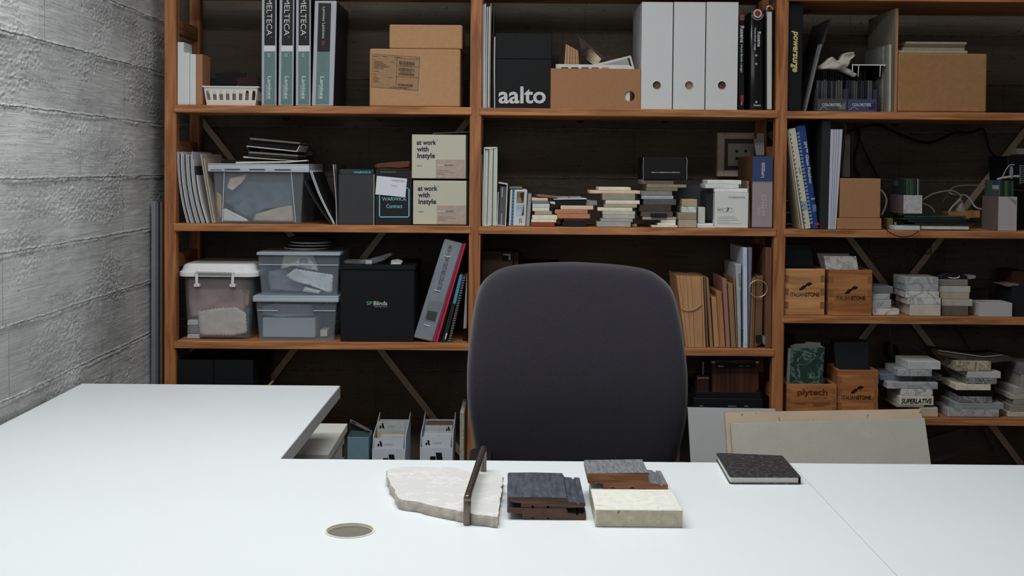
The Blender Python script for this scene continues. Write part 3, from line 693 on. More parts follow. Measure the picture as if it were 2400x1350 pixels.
for i,(xb,xt) in enumerate(((760,762),(888,897),(1020,1022))):
    w_=100; 
    def X(x,y): # follow the lean of the spine
        return xb+(xt-xb)*(797-y)/797.0+x
    def R4(xa,ya,xc,yc): return [(X(xa,ya),ya),(X(xc,ya),ya),(X(xc,yc),yc),(X(xa,yc),yc)]
    binder([(X(-5,-62),-62),(X(w_+8,-62),-62),(X(w_+8,800),800),(X(-5,800),800)],
      pos[i]+' grey ring binders with black and grey-green spines, numbered '+num[i],
      [('MELTECA',R4(32,-12,74,270),-90,inkw,.0),('®',R4(66,278,74,288),-90,inkw,0),(num[i],R4(42,408,60,430),-90,inkw,0),(sub[i],R4(30,442,62,552),-90,grey_t,0),
       ('Laminex',R4(42,580,72,755),-90,inkw,0.01),('NEW ZEALAND',R4(31,645,39,752),-90,inkw,0)],
      lblk=R4(16,-55,98,345),strip=R4(14,346,98,390),lteal=R4(14,391,98,794))
binder([(1160,0),(1327,0),(1300,800),(1137,800)],'wide grey ring binder leaning slightly, right of the three numbered binders',
   [('Laminex Laminate',[(1222,52),(1242,53),(1238,292),(1216,292)],-90,inkw,0),('Laminex',[(1202,582),(1232,582),(1228,755),(1198,755)],-90,inkw,.01),('NEW ZEALAND',[(1190,645),(1199,645),(1196,752),(1187,752)],-90,inkw,0),
    ('High Pressure Laminate\nSpecialty Laminates',[(1205,405),(1238,405),(1234,560),(1200,560)],-90,grey_t,0)],
   lblk=[(1188,22),(1285,24),(1275,393),(1178,393)],lteal=[(1178,394),(1275,394),(1268,792),(1165,792)])
Tb=[o for o in C.objects if o.get('label','').startswith('wide grey ring binder')][0]
panel(Tb,'label_motif','a1',[(1212,308),(1240,308),(1238,330),(1222,352),(1214,340)],YO-.0004,M(86,40,44),.0004,label='dark red motif')
# cartons
T=thing('carton','brown cardboard carton with a printed shipping label on its front','box','cardboard cartons on the top left shelf')
make('box_body',gr('a1',(1577,372,2266,802),YO,.26,base=b),card,T,bevel=.003)
zc1=P('a1',1900,372,YO).z
L4=[(1597,410),(1960,433),(1945,690),(1590,663)]
lab_m=M(138,108,78,k=1.7)
lb=panel(T,'shipping_label','a1',L4,YO,lab_m,.0005)
def LQ(u0,v0,u1,v1):
    def f(u,v_): 
        a=[L4[0][i]*(1-u)+L4[1][i]*u for i in (0,1)]; c=[L4[3][i]*(1-u)+L4[2][i]*u for i in (0,1)]; return (a[0]*(1-v_)+c[0]*v_,a[1]*(1-v_)+c[1]*v_)
    return [f(u0,v0),f(u1,v0),f(u1,v1),f(u0,v1)]
random.seed(5)
gs=[]
for (u0,v0,u1,v1) in ((.57,.16,.90,.27),(.57,.355,.90,.45),(.57,.50,.90,.58),(.57,.83,.88,.90)):
    u=u0
    while u<u1:
        w_=random.choice((.004,.007,.011)); gs.append(gq('a1',LQ(u,v0,min(u+w_,u1),v1),YO-.0009,.0003)); u+=w_+random.choice((.004,.006,.009))
for (u0,v0,u1) in ((.02,.06,.12),(.22,.05,.32),(.46,.05,.62),(.92,.05,.97),(.03,.16,.07),(.04,.21,.2),(.04,.25,.24),(.04,.29,.3),(.04,.33,.38),(.04,.37,.33),(.04,.42,.25),(.04,.50,.16),(.04,.60,.09),(.04,.67,.12),(.04,.72,.17),(.04,.77,.14),(.04,.82,.18),(.36,.66,.44),(.38,.2,.47),(.6,.29,.85),(.6,.47,.85),(.6,.93,.8),(.4,.95,.75)):
    gs.append(gq('a1',LQ(u0,v0,u1,v0+.012),YO-.0009,.0003))
for u in (0,.995): gs.append(gq('a1',LQ(u,0,u+.005,1),YO-.0009,.0003))
for v_ in (0,.075,.30,.62,.985): gs.append(gq('a1',LQ(0 if v_ in(0,.985) else .5,v_,1,v_+.006),YO-.0009,.0003))
gs.append(gq('a1',LQ(.52,.075,.526,.9),YO-.0009,.0003))
make('label_print',gj(*gs),M(44,34,28,k=1.5),lb)
make('box_body',gr('a1',(1727,188,2281,372),YO,.24,base=zc1+.0005),card,None,'smaller plain brown carton on top of the one with the shipping label','box','cardboard cartons on the top left shelf',bevel=.003)
C.objects[-1].name='carton'
# ---- second shelf
b=S['s12']
random.seed(11)
fw=[M(170,172,182,k=1.8,var=.02),M(186,184,176,k=1.7,var=.02),M(58,60,64,k=1.6,var=.02),M(196,196,198,k=1.8,var=.02)]
nn=16; names_=['first','second','third','fourth','fifth','sixth','seventh','eighth','ninth','tenth','eleventh','twelfth','thirteenth','fourteenth','fifteenth','sixteenth']
for i in range(nn):
    xt=98+i*16.9; xb=234+i*18.8; top=[100,118,120,112,100,135,140,138,145,148,150,140,100,210,300,430][i]
    pass
    line=[(xb+(xt-xb)*(1-(1-s_)**2.2),1105-1005*s_) for s_ in [(1105-top)/1005]+[q/16 for q in range(16,-1,-1) if q/16<(1105-top)/1005-.01]]
    th=.0014 if i%3 else .0019
    make('folder',ribbon('d1',line,th,YO,.23,b,n=1),fw[i%4],None,f'curved white card folder, {names_[i]} from the left in the slumped row beside the pine post','folder','slumped white folders')
fb=M(150,140,128,k=1.7,var=.05)
for line,lab in (([(425,130),(488,520),(592,1105)],'taller tan card folder leaning left of the clear tub'),([(468,195),(524,560),(618,1105)],'shorter tan card folder touching the clear tub')):
    make('folder',ribbon('d1',line,.004,YO,.24,b),fb,None,lab,'folder','tan folders beside the clear tub')
# clear tub
def tub(label,v,lidr,bodq,Y,d,base,colr,alpha,ribs,liph=None,lidm=None,name='storage_tub'):
    T=thing(name,label,'storage box')
    x0,x1,lz0,lz1=rct(v,lidr,Y)
    p=[P(v,x,y,Y+.008) for x,y in bodq]; dz=base-p[2].z
    tl,tr_,br_,bl_=p; zt=lz0
    pm=plastic('clear_plastic_'+name+str(len(_mc)),colr,alpha,.2); 
    t=.0022; ins=(bl_.x-tl.x); Yb=Y+d-.008; Y0_=Y+.008; yi=abs(ins)
    def ring(xa,xb,ya,yb,z): return [Vector((xa,ya,z)),Vector((xb,ya,z)),Vector((xb,yb,z)),Vector((xa,yb,z))]
    r=[ring(bl_.x,br_.x,Y0_+yi*.6,Yb-yi*.6,base),ring(tl.x,tr_.x,Y0_,Yb,zt),ring(tl.x+t,tr_.x-t,Y0_+t,Yb-t,zt),ring(bl_.x+t,br_.x-t,Y0_+yi*.6+t,Yb-yi*.6-t,base+t)]
    vs=[q for k in r for q in k]; fs=[(3,2,1,0),(12,13,14,15)]
    for a in range(3):
        for k in range(4): fs.append((a*4+k,a*4+(k+1)%4,(a+1)*4+(k+1)%4,(a+1)*4+k))
    make('tub_body',(vs,fs,[0]*len(fs)),pm,T,bevel=.0015)
    rm=plastic('clear_plastic_rib',tuple(min(1,c*1.25) for c in colr),.75,.25)
    for (xa,ya),(xb,yb) in ribs:
        a=P(v,xa,ya,Y+.004); b2=P(v,xb,yb,Y+.004); f=(a.z-zt)/(base-zt); 
        make('rib',gtube([(a.x,Y0_-.0005,min(a.z,zt)),(b2.x,Y0_+yi*.6-.0005,max(b2.z,base+.002))],.0013,6),rm,T)
    lm=lidm or plastic('clear_lid',tuple(min(1,c*1.1) for c in colr),.72,.3)
    make('lid',gj(gbox(x0,x1,Y,Y+d,lz1-.004,lz1),gbox(x0,x1,Y,Y+.004,lz0,lz1-.004),gbox(x0,x1,Y+d-.004,Y+d,lz0,lz1-.004),gbox(x0,x0+.004,Y+.004,Y+d-.004,lz0,lz1-.004),gbox(x1-.004,x1,Y+.004,Y+d-.004,lz0,lz1-.004)),lm,T,bevel=.0018,seg=2)
    return T,(x0,x1,lz0,lz1)
T,L_=tub('wide clear plastic tub with a pale lid, papers heaped on top and fabric inside','d1',(520,262,1945,378),[(600,378),(1872,382),(1830,1105),(648,1105)],YO,.25,b,(.55,.58,.60),.12,[((750,375),(715,1085)),((1692,382),(1748,1090))])
for r in ((560,343,720,352),(760,335,975,352),(1105,337,1325,354),(1460,340,1690,357)):
    panel(T,'lid_slot','d1',r,YO,M(50,54,56,k=1.6))
def patch(lab,v,pts,Y,th,m,tilt=0,name='fabric_swatch',cat='fabric swatch',grp=None,wav=.003,seed=1,base=None):
    """soft sheet: outline filled and gently rumpled"""
    random.seed(seed)
    p=[P(v,x,y,Y) for x,y in pts]
    if base is not None:
        dz=max(0,base-min(q.z for q in p)); p=[q+Vector((0,0,dz)) for q in p]
    n=len(p); c=sum(p,Vector())/n; zlo=min(q.z for q in p); vs=[];fs=[]; R_=6
    for side in (0,1):
        for k in range(R_,0,-1):
            for q in p:
                s=k/R_; a=c.lerp(q,s); yy=Y+tilt*(a.z-zlo)+wav*noise.noise(Vector((a.x*40+seed,a.z*40,seed)))*2+(th if side else 0); vs.append(Vector((a.x,yy,a.z)))
        vs.append(Vector((c.x,Y+tilt*(c.z-zlo)+wav*noise.noise(Vector((c.x*40+seed,c.z*40,seed)))*2+(th if side else 0),c.z)))
    m_=R_*n+1
    for side in (0,1):
        o=side*m_
        for k in range(R_-1):
            for i in range(n): fs.append((o+k*n+i,o+k*n+(i+1)%n,o+(k+1)*n+(i+1)%n,o+(k+1)*n+i))
        for i in range(n): fs.append((o+(R_-1)*n+i,o+(R_-1)*n+(i+1)%n,o+m_-1))
    for i in range(n): fs.append((i,(i+1)%n,m_+(i+1)%n,m_+i))
    return make(name,(vs,fs,[0]*len(fs)),m,None,lab,cat,grp,sm=True)
fg='fabric swatches inside the clear tub'
def dens(pts,n=3):
    o=[]
    for i,a in enumerate(pts):
        b_=pts[(i+1)%len(pts)]
        for k in range(n): o.append((a[0]+(b_[0]-a[0])*k/n,a[1]+(b_[1]-a[1])*k/n))
    return o
def zig(pts,step=9,amp=5):
    o=[]
    for i,a in enumerate(pts):
        b_=pts[(i+1)%len(pts)]; L0=math.hypot(b_[0]-a[0],b_[1]-a[1]); n=max(2,int(L0/step)); nx,ny=(b_[1]-a[1])/L0,-(b_[0]-a[0])/L0
        for k in range(n):
            s=amp*(k%2); o.append((a[0]+(b_[0]-a[0])*k/n+nx*s,a[1]+(b_[1]-a[1])*k/n+ny*s))
    return o
patch('dark blue-grey fabric bundle filling the clear tub','d1',dens([(770,420),(1680,410),(1700,700),(1690,880),(1300,900),(1150,1030),(960,1000),(860,860),(760,800)]),YO+.05,.10,M(66,76,88,k=2.9,rough=.9,var=.2,scale=30),0,grp=fg,wav=.006,seed=2,base=b+.01)
patch('tan fabric swatch in the lower right of the clear tub','d1',dens([(1150,1075),(1200,980),(1480,900),(1700,860),(1735,1085)]),YO+.03,.01,M(130,118,104,k=2.9,rough=.9),0,grp=fg,seed=3,base=b+.006)
patch('white folded paper corner at the lower left of the clear tub','d1',[(725,1080),(735,920),(765,905),(1060,1050),(1100,1085)],YO+.022,.002,M(190,192,188,k=1.8),0,'paper_sheet','paper',seed=4,base=b+.006)
patch('orange-brown fabric swatch at the left edge inside the clear tub','d1',dens([(655,900),(650,660),(690,680),(715,720),(715,1000),(680,1060)],2),YO+.06,.004,M(168,122,84,k=2.9),0,grp=fg,seed=5,base=b+.006)
patch('pale taupe fabric swatch at the upper left inside the clear tub','d1',dens([(790,600),(830,470),(1080,410),(1010,520),(870,640)],2),YO+.028,.004,M(150,130,122,k=2.9),0,grp=fg,seed=6)
# heap on the tub
zt=L_[3]+.0003; gp='sample books heaped on the clear tub'
bk_dark=M(26,24,22,k=1.5,rough=.7,var=.15,scale=40)
wq=M(196,196,190,k=1.5)
def hb(pts,lab,m,Y=YO+.03,d=.16,base=None,name='sample_book',cat='sample book'):
    return lean(name,lab,cat,'a4',pts,Y,d,m,base=base,group=gp)
z_=zt
hb([(450,372),(1060,388),(1060,399),(450,399)],'black sample book lying flat and lowest on the clear tub',bk_dark,YO+.05,.17,base=zt)
hb([(558,387),(760,384),(940,384),(1098,372),(1098,382),(940,394),(560,399)],'thin bent white brochure along the front of the tub lid',wq,YO+.004,.04,base=zt)
zz=P('a4',800,376,YO+.03).z
hb([(615,345),(1030,376),(1030,384),(615,356)],'thin white-edged sample folder near the bottom of the heap on the tub',wq,YO+.045,.15)
hb([(655,325),(1032,352),(1032,370),(655,343)],'black sample folder second up in the heap on the tub',bk_dark,YO+.04,.15)
hb([(655,306),(1030,334),(1030,349),(655,322)],'grey sample folder third up in the heap on the tub',M(120,118,114,k=1.6),YO+.045,.15)
T=thing('sample_book','open black sample book with tan covers tilted on top of the heap on the tub','sample book',gp)
make('cover',gq('a4',[(668,202),(1048,239),(1046,252),(668,218)],YO+.035,.15),M(108,96,88,k=1.6),T)
make('page_block',gq('a4',[(662,219),(1044,253),(1020,303),(650,264)],YO+.05,.13),black,T)
make('cover',gq('a4',[(642,264),(1020,304),(1044,262),(1049,262),(1024,311),(640,271)],YO+.035,.15),wq,T)
make('spine',gq('a4',[(640,272),(650,272),(662,305),(655,306)],YO+.035,.15),black2,T)
patch('crumpled dark brown leather piece behind the heap on the tub','a4',dens([(1050,300),(1130,295),(1150,330),(1080,350),(1040,345)],3),YO+.20,.02,M(52,36,30),0,'leather_piece','leather piece',seed=8)
# leaning folders right of tub
for i,(l,lab) in enumerate((([(1080,530),(1165,690),(1282,858)],'lowest grey folder leaning to the right of the clear tub'),([(1094,535),(1180,695),(1292,860)],'second folder up leaning to the right of the clear tub'),
    ([(1122,452),(1192,640),(1302,860)],'white-edged folder third up leaning to the right of the clear tub'),([(1135,455),(1205,645),(1311,860)],'fourth folder up leaning to the right of the clear tub'),([(1148,460),(1217,645),(1319,855)],'topmost thick black folder leaning to the right of the clear tub'))):
    make('folder',ribbon('a4',l,.0016,YO+.004*i,.2,b),[fw[2],black2,fw[0],fw[3],black2][i],None,lab,'folder','folders leaning between tub and grey box')
for l,lab in (([(1299,405),(1319,640),(1326,860)],'thin pale folder standing nearly upright left of the dark grey box'),([(1322,405),(1329,640),(1334,860)],'thin grey folder pressed against the dark grey box')):
    make('folder',ribbon('a4',l,.0014,YO+.002,.2,b),fw[1 if 'pale' in lab else 2],None,lab,'folder','upright thin folders')
# dark swatch boxes
dg=M(54,54,56,k=1.6,rough=.7,var=.05); dgb=M(30,52,66,k=1.6); blu=M(110,178,200,k=1.5)
T=thing('swatch_box','dark grey swatch box with a plain front and blue lettering along its lid','box')
x0,x1,z0,z1=rct('a4',(1340,445,1606,861),YO,base=b)
zl=P('a4',1470,480,YO).z
make('box_body',gbox(x0,x1,YO,YO+.23,z0,zl-.0008),dg,T,bevel=.001)
make('lid',gbox(x0+.003,x1+.0005,YO+.001,YO+.229,zl,z1),dg,T,bevel=.001)
panel(T,'lid_label','a4',(1450,450,1600,477),YO+.001,dgb); txt(T,'WARWICK','a4',(1456,458,1590,477),YO,blu,0,.01)
make('edge_strip',gr('a4',(1607,482,1612,861),YO+.001,.228,base=b),M(170,160,140,k=1.6),T)
T=thing('swatch_box','black swatch box with a blue square outline and a white card clipped on','box')
x0,x1,z0,z1=rct('a4',(1620,450,1896,862),YO,base=b)
make('box_body',gbox(x0,x1,YO,YO+.23,z0,z1),M(34,33,35,k=1.5,rough=.7),T,bevel=.001)
for r in ((1648,582,1656,810),(1872,582,1880,810),(1648,802,1880,810),(1648,582,1880,590)): panel(T,'blue_outline','a4',r,YO,blu,.0004)
txt(T,'WARWICK','a4',(1672,655,1858,682),YO,M(130,190,205,k=1.5)); txt(T,'Contract','a4',(1704,708,1826,738),YO,blu,0,.01)
txt(T,'PRIVATE COLLECTION','a4',(1660,458,1776,470),YO,M(90,120,140)); 
cd=panel(T,'card','a4',[(1632,493),(1862,515),(1848,656),(1620,634)],YO-.002,M(214,216,222,k=1.35,var=.01),.0008,label='white business card')
txt(cd,'WARWICK','a4',[(1745,520),(1845,528),(1844,543),(1744,535)],YO-.0026,M(120,124,132,k=1.5)); txt(cd,'Textiles','a4',[(1740,562),(1785,566),(1784,576),(1739,572)],YO-.0026,M(130,130,138,k=1.5))
zt=z1+.0003
patch('mustard fabric folded flat on the black swatch box','a4',[(1630,448),(1630,434),(1700,430),(1800,436),(1880,428),(1884,445),(1800,449),(1700,447)],YO+.03,.14,M(132,104,62,k=1.7),0,'fabric_swatch','fabric swatch','folded fabrics on the black swatch box',wav=0,base=zt)
patch('rust brown leather hide folded over the mustard fabric on the black box','a4',[(1620,433),(1612,415),(1640,400),(1760,388),(1880,380),(1884,426),(1800,434),(1700,428)],YO+.02,.15,M(96,58,36,k=1.3),0,'fabric_swatch','fabric swatch','folded fabrics on the black swatch box',wav=0)
# pale textile boxes
navy=M(40,42,70,k=1.5); tan_l=M(156,140,126,k=1.7)
def instyle(r,lab,base,Y=YO):
    T=thing('textile_box',lab,'box','pale textile sample boxes')
    x0,x1,z0,z1=rct('a4',r,Y,base=base); rx=r
    make('box_body',gbox(x0-.001,x1+.006,Y+.004,Y+.24,z0,z1),M(30,34,34,k=1.5),T,bevel=.001)
    make('front_label',gbox(x0,x1,Y,Y+.004,z0+.002,z1-.001),M(172,168,150,k=1.75,var=.03,scale=8),T,bevel=.001)
    ax,ay=r[0],r[1]
    for s,(a,b_,c_,d_) in (('at work',(37,42,186,80)),('with',(38,92,128,130)),('Instyle',(42,142,176,192))): txt(T,s,'a4',(ax+a,ay+b_,ax+c_,ay+d_),Y,navy,0,.028)
    txt(T,'*','a4',(ax+188,ay+40,ax+198,ay+50),Y,navy)
    panel(T,'dash','a4',(ax+40,ay+238,ax+78,ay+241),Y,navy)
    pk=panel(T,'pocket_card','a4',(ax+182,ay+192,ax+402,ay+332),Y,tan_l,.0008,label='taupe card in a clear pocket')
    txt(pk,'textile','a4',(ax+192,ay+226,ax+244,ay+242),Y-.0008,inkw,0,.02); txt(pk,'at work','a4',(ax+252,ay+226,ax+312,ay+240),Y-.0008,navy)
    for k_ in (0,1,2): panel(pk,'print_line','a4',(ax+192,ay+276+k_*13,ax+(300,330,250)[k_],ay+279+k_*13),Y-.0008,M(110,98,90),.0003)
    return z1
r2=(1907,527,2312,864); z=instyle(r2,'lower pale textile box with serif-style navy wording on the second shelf',b)
r1=(1898,178,2308,517); z=instyle(r1,'upper pale textile box with navy wording, stacked on its twin',z+.003)
zt=z+.0003
lean('sample_folder','thin dark clear-edged sample folder lying on the upper pale textile box','folder','a4',[(2055,160),(2335,152),(2335,162),(2055,174)],YO+.02,.2,M(60,58,54),base=zt)
# ---- third shelf
b=S['s13']
lidw=M(200,200,200,k=1.7,rough=.35,var=.01)
T=thing('lidded_tub','clear tub with a white clip-on lid and swing handles at the left end','storage box')
x0,x1,z0,z1=rct('a7',(150,385,690,875),YO,base=b); d=.25
def rrect(x0,x1,y0,y1,r,n=5):
    o=[]
    for cx_,cy_,a0 in ((x1-r,y1-r,0),(x0+r,y1-r,90),(x0+r,y0+r,180),(x1-r,y0+r,270)):
        for k in range(n+1):
            t=math.radians(a0+90*k/n); o.append((cx_+r*math.cos(t),cy_+r*math.sin(t)))
    return o
def loft(rings):
    n=len(rings[0][0]); vs=[Vector((x,y,z)) for pts,z in rings for x,y in pts]; fs=[]
    for a in range(len(rings)-1):
        for k in range(n): fs.append((a*n+k,a*n+(k+1)%n,(a+1)*n+(k+1)%n,(a+1)*n+k))
    fs+=[tuple(range(n))[::-1],tuple((len(rings)-1)*n+k for k in range(n))]
    return vs,fs,[0]*len(fs)
bx0=P('a7',172,850,YO).x; bx1=P('a7',658,850,YO).x
g=loft([(rrect(bx0+.006,bx1-.006,YO+.018,YO+d-.018,.018),b),(rrect(bx0,bx1,YO+.012,YO+d-.012,.022),b+.006),(rrect(x0,x1,YO+.004,YO+d-.004,.024),z1),(rrect(x0+.002,x1-.002,YO+.006,YO+d-.006,.023),z1),(rrect(bx0+.002,bx1-.002,YO+.014,YO+d-.014,.021),b+.008)])
make('tub_body',g,plastic('tub_plastic',(.5,.5,.5),.12,.2),T,sm=False)
lx0,lx1,lz0,lz1=rct('a7',(114,290,722,390),YO-.004)
m_=(lz1-lz0)
make('lid',loft([(rrect(lx0,lx1,YO-.006,YO+d+.004,.03),lz0+.002),(rrect(lx0,lx1,YO-.006,YO+d+.004,.03),lz0+m_*.35),(rrect(lx0+.006,lx1-.006,YO,YO+d-.002,.03),lz0+m_*.5),(rrect(lx0+.010,lx1-.010,YO+.004,YO+d-.006,.03),lz0+m_*.85),(rrect(lx0+.018,lx1-.018,YO+.012,YO+d-.014,.03),lz1),(rrect(lx0+.03,lx1-.03,YO+.024,YO+d-.024,.025),lz1)]),lidw,T,sm=False,bevel=0)
hp=[P('a7',x,y,YO-.012) for x,y in ((262,445),(262,400),(262,350),(270,343),(400,346),(530,348),(538,356),(536,400),(534,447))]
make('handle',gj(gtube([hp[0],hp[1],hp[2]],.0045,8),gtube([hp[2],hp[3],hp[5],hp[6]],.0062,8),gtube([hp[6],hp[7],hp[8]],.0045,8)),lidw,T,label='white swing handle')
for q in (hp[0],hp[8]): make('clip',gbox(q.x-.008,q.x+.008,YO-.014,YO+.004,q.z-.006,q.z+.002),lidw,T,bevel=.001)
gg='fabrics inside the white-lidded tub'
patch('dusty pink fabric filling the white-lidded tub','a7',dens([(200,400),(600,405),(625,600),(610,660),(380,690),(205,690)]),YO+.045,.14,M(128,104,100,k=2.9,rough=.95,bump=.3),0,grp=gg,wav=.004,seed=9,base=b+.02)
patch('grey-beige swatch with pinked edges at the bottom of the white-lidded tub','a7',zig([(275,690),(390,668),(560,655),(632,700),(640,840),(560,862),(290,862)],14,7),YO+.024,.006,M(172,160,150,k=2.1,rough=.95,bump=.4,bscale=700),0,grp=gg,wav=.001,seed=10,base=b+.009)
patch('mustard fabric at the right side inside the white-lidded tub','a7',dens([(590,460),(660,490),(655,600),(605,620)],3),YO+.07,.01,M(146,116,74,k=2.9),0,grp=gg,seed=12)
patch('blue fabric at the right side inside the white-lidded tub','a7',dens([(612,650),(662,615),(655,790),(640,800)],3),YO+.06,.01,M(48,66,90,k=2.9),0,grp=gg,seed=13)
for k,(ya,yb) in enumerate(((715,752),(756,815),(820,858))):
    lean('tape_roll',['upper','middle','lower'][k]+' flat white roll edge at the lower left inside the white-lidded tub','roll','a7',[(195,ya),(285,ya),(285,yb),(190,yb)],YO+.03,.05,[white,grey_t,white][k],group='white rolls in the white-lidded tub')
# two blue-tinted boxes
cl=(.50,.56,.62)
T,Lw=tub('lower of two clear blue-tinted lidded boxes, holding a pale grey carton','a7',(688,533,1340,577),[(712,577),(1328,577),(1305,884),(735,884)],YO,.24,b,cl,.13,[])
for seg in (((722,640),(880,642)),((1148,642),(1318,644))):
    a=P('a7',*seg[0],YO+.006); c=P('a7',*seg[1],YO+.006); make('rib',gtube([a,c],.001,6),plastic('rib2',(.8,.85,.9),.7),T)
box('carton','pale grey flat carton inside the lower blue-tinted box','box','a7',(764,700,1163,868),YO+.03,.15,M(120,124,128,k=2.7,var=.03),base=b+.006)
box('paper_sample','white paper samples standing at the right inside the lower blue-tinted box','paper','a7',(1200,790,1255,860),YO+.05,.08,M(176,172,160,k=2),base=b+.006)
patch('crumpled clear-grey bag above the carton in the lower blue-tinted box','a7',dens([(765,612),(850,592),(1130,600),(1150,680),(900,690),(765,670)],2),YO+.05,.03,M(130,134,140,k=2.0),0,'bag','bag',seed=14)
zb2=Lw[3]+.0004
T,Lu=tub('upper of two clear blue-tinted lidded boxes, holding grey swatches and a barcode tag','a7',(716,200,1355,222),[(728,222),(1350,222),(1330,527),(752,527)],YO+.002,.24,zb2,cl,.13,[])
a=P('a7',735,292,YO+.008); c=P('a7',1340,296,YO+.008); make('rib',gtube([a,c],.001,6),plastic('rib3',(.8,.85,.9),.7),T)
g2='swatches inside the upper blue-tinted box'
patch('pale grey swatch with pinked edges hanging across the upper blue-tinted box','a7',zig([(945,380),(1010,325),(1180,355),(1296,372),(1290,495),(1272,505),(1120,445),(1010,420)],14,5),YO+.028,.003,M(172,172,170,k=2.2,rough=.95),0,grp=g2,seed=15)
patch('dark slate swatch at the left inside the upper blue-tinted box','a7',dens([(812,340),(940,330),(1000,420),(1110,470),(1060,496),(822,480),(806,400)],2),YO+.06,.02,M(84,92,100,k=2.9),0,grp=g2,seed=16)
patch('white swatch at the bottom of the upper blue-tinted box','a7',[(1085,460),(1205,490),(1190,512),(1065,495)],YO+.032,.002,white,0,grp=g2,seed=17)
patch('pale folded swatch hanging behind the barcode tag in the upper blue-tinted box','a7',dens([(900,325),(930,210),(1150,225),(1190,340),(1100,330),(1000,300)],2),YO+.035,.003,M(162,156,146,k=2.2),0,grp=g2,seed=18)
T=thing('paper_tag','white paper tag with a barcode inside the upper blue-tinted box','tag')
tq=[(1015,240),(1120,238),(1185,335),(1020,305)]; Yt_=YO+.027
make('sheet',gq('a7',tq,Yt_,.0008),paper_w,T)
gs=[]; x=1046
while x<1108: 
    w_=random.choice((1.5,3,4)); gs.append(gq('a7',[(x,260),(x+w_,260),(x+w_,282),(x,282)],Yt_-.0006,.0003)); x+=w_+random.choice((2,3))
gs.append(gq('a7',[(1050,248),(1105,248),(1105,253),(1050,253)],Yt_-.0006,.0003))
for k in range(4): gs.append(gq('a7',[(1035,292+k*5),(1140-k*2,294+k*8),(1140,296+k*8),(1035,294+k*5)],Yt_-.0006,.0003))
make('barcode',gj(*gs),ink,T)
# plates on the upper box
zp=Lu[3]+.0004; pc=P('a7',1100,140,YO+.11)
pm=[M(196,190,178,k=1.6,rough=.4,var=.02)]
zz=zp
for i,(rx_,dx,h_,m) in enumerate(((.066,-.004,.0065,M(200,196,184,k=2.2,rough=.4)),(.0655,.0,.003,M(30,30,30)),(.062,.004,.005,M(196,194,186,k=2.2,rough=.4)),(.061,.006,.003,M(40,40,38)),(.060,.008,.005,M(196,192,184,k=2.2,rough=.4)),(.058,.006,.0035,M(36,34,32)))):
    make('plate',glathe((pc.x+dx,YO+.13,zz),[(rx_*.8,0),(rx_,h_*.6),(rx_*1.01,h_),(rx_*.5,h_)],48),m,None,f'round {"cream" if i%2==0 else "black"} disc, {"lowest" if i==0 else ORD[i]+" from bottom"} of the pile on the blue-tinted box','disc','round sample discs'); zz+=h_+.0002
patch('black felt draped on the pile of round discs','a7',dens([(930,112),(970,85),(1060,78),(1180,84),(1290,112),(1200,118),(1000,118)],2),YO+.10,.09,M(14,14,14),0,'felt_piece','felt',wav=.001,seed=19)
# black blinds box
T=thing('blinds_box','large matt black lidded box with small green and white lettering','box')
zt=P('a7',1630,325,YO).z; x0,x1,z0,z1=rct('a7',(1346,300,1922,886),YO,base=b)
mb=M(20,21,24,k=1.5,rough=.75,var=.05)
make('box_body',gbox(x0+.004,x1-.003,YO,YO+.26,z0,z1-.012),mb,T,bevel=.001)
make('lid',gbox(x0,x1,YO-.003,YO+.263,z1-.0115,z1),mb,T,bevel=.001)
txt(T,'SP','a7',(1554,572,1597,600),YO,M(96,190,84,k=1.5)); txt(T,'Blinds','a7',(1608,570,1711,602),YO,inkw,0,.01); txt(T,'creative light control','a7',(1612,609,1709,616),YO,M(180,180,180))
bag_m=plastic('clear_bag',(.6,.6,.6),.14,.12)
patch('crumpled clear plastic bag lying on the black blinds box','a7',dens([(1375,292),(1380,268),(1460,270),(1520,280),(1590,255),(1720,215),(1745,225),(1690,265),(1620,290),(1500,296)],2),YO+.03,.06,bag_m,0,'plastic_bag','bag',wav=.006,seed=21,base=z1+.0006)
box('label_card','small white card inside the plastic bag on the black box','card','a7',(1545,258,1595,294),YO+.05,.001,paper_w)
patch('small scrap of crumpled clear film at the right on the black box','a7',dens([(1735,298),(1740,268),(1790,262),(1825,275),(1815,298)],2),YO+.04,.03,plastic('film',(.8,.8,.8),.55,.15),0,'film_scrap','film',wav=.003,seed=22,base=z1+.0006)
# leaning binders
b=S['s13']; gb='binders leaning against the middle post'
T=thing('ring_binder','wide frosted grey binder leaning left of the two crimson folders','binder',gb)
bf=M(118,124,130,k=1.7,rough=.25,var=.10,scale=14)
make('cover',gq('d7',[(395,105),(600,160),(260,1272),(45,1222)],YO,.24,b),bf,T,bevel=.003)
txt(T,'HIGH + LOW TEXTURES COLLECTION','d7',[(440,165),(485,178),(345,705),(300,692)],YO,M(60,64,68,k=1.4),-90)
panel(T,'spine_print','d7',[(215,795),(368,808),(290,1045),(165,1010)],YO,M(104,110,114,k=1.7))
panel(T,'spine_print','d7',[(205,905),(315,925),(285,1030),(180,1000)],YO-.0006,M(66,68,70,k=1.4))
for p1,p2 in (((395,290),(470,300)),((275,672),(345,690)),((160,1062),(235,1085))):
    make('rivet_mark',gtube([P('d7',*p1,YO-.001),P('d7',*p2,YO-.001)],.0012,6),M(210,214,218,k=1.5,rough=.2),T)
cr=M(150,36,66,k=1.7,rough=.45)
lean('folder','left crimson folder leaning against its twin','folder','d7',[(603,160),(614,163),(285,1278),(264,1272)],YO,.22,cr,base=b,group=gb)
lean('folder','right crimson folder of the leaning pair','folder','d7',[(617,162),(638,165),(318,1278),(289,1278)],YO,.22,M(168,44,72,k=1.7,rough=.45),base=b,group=gb)
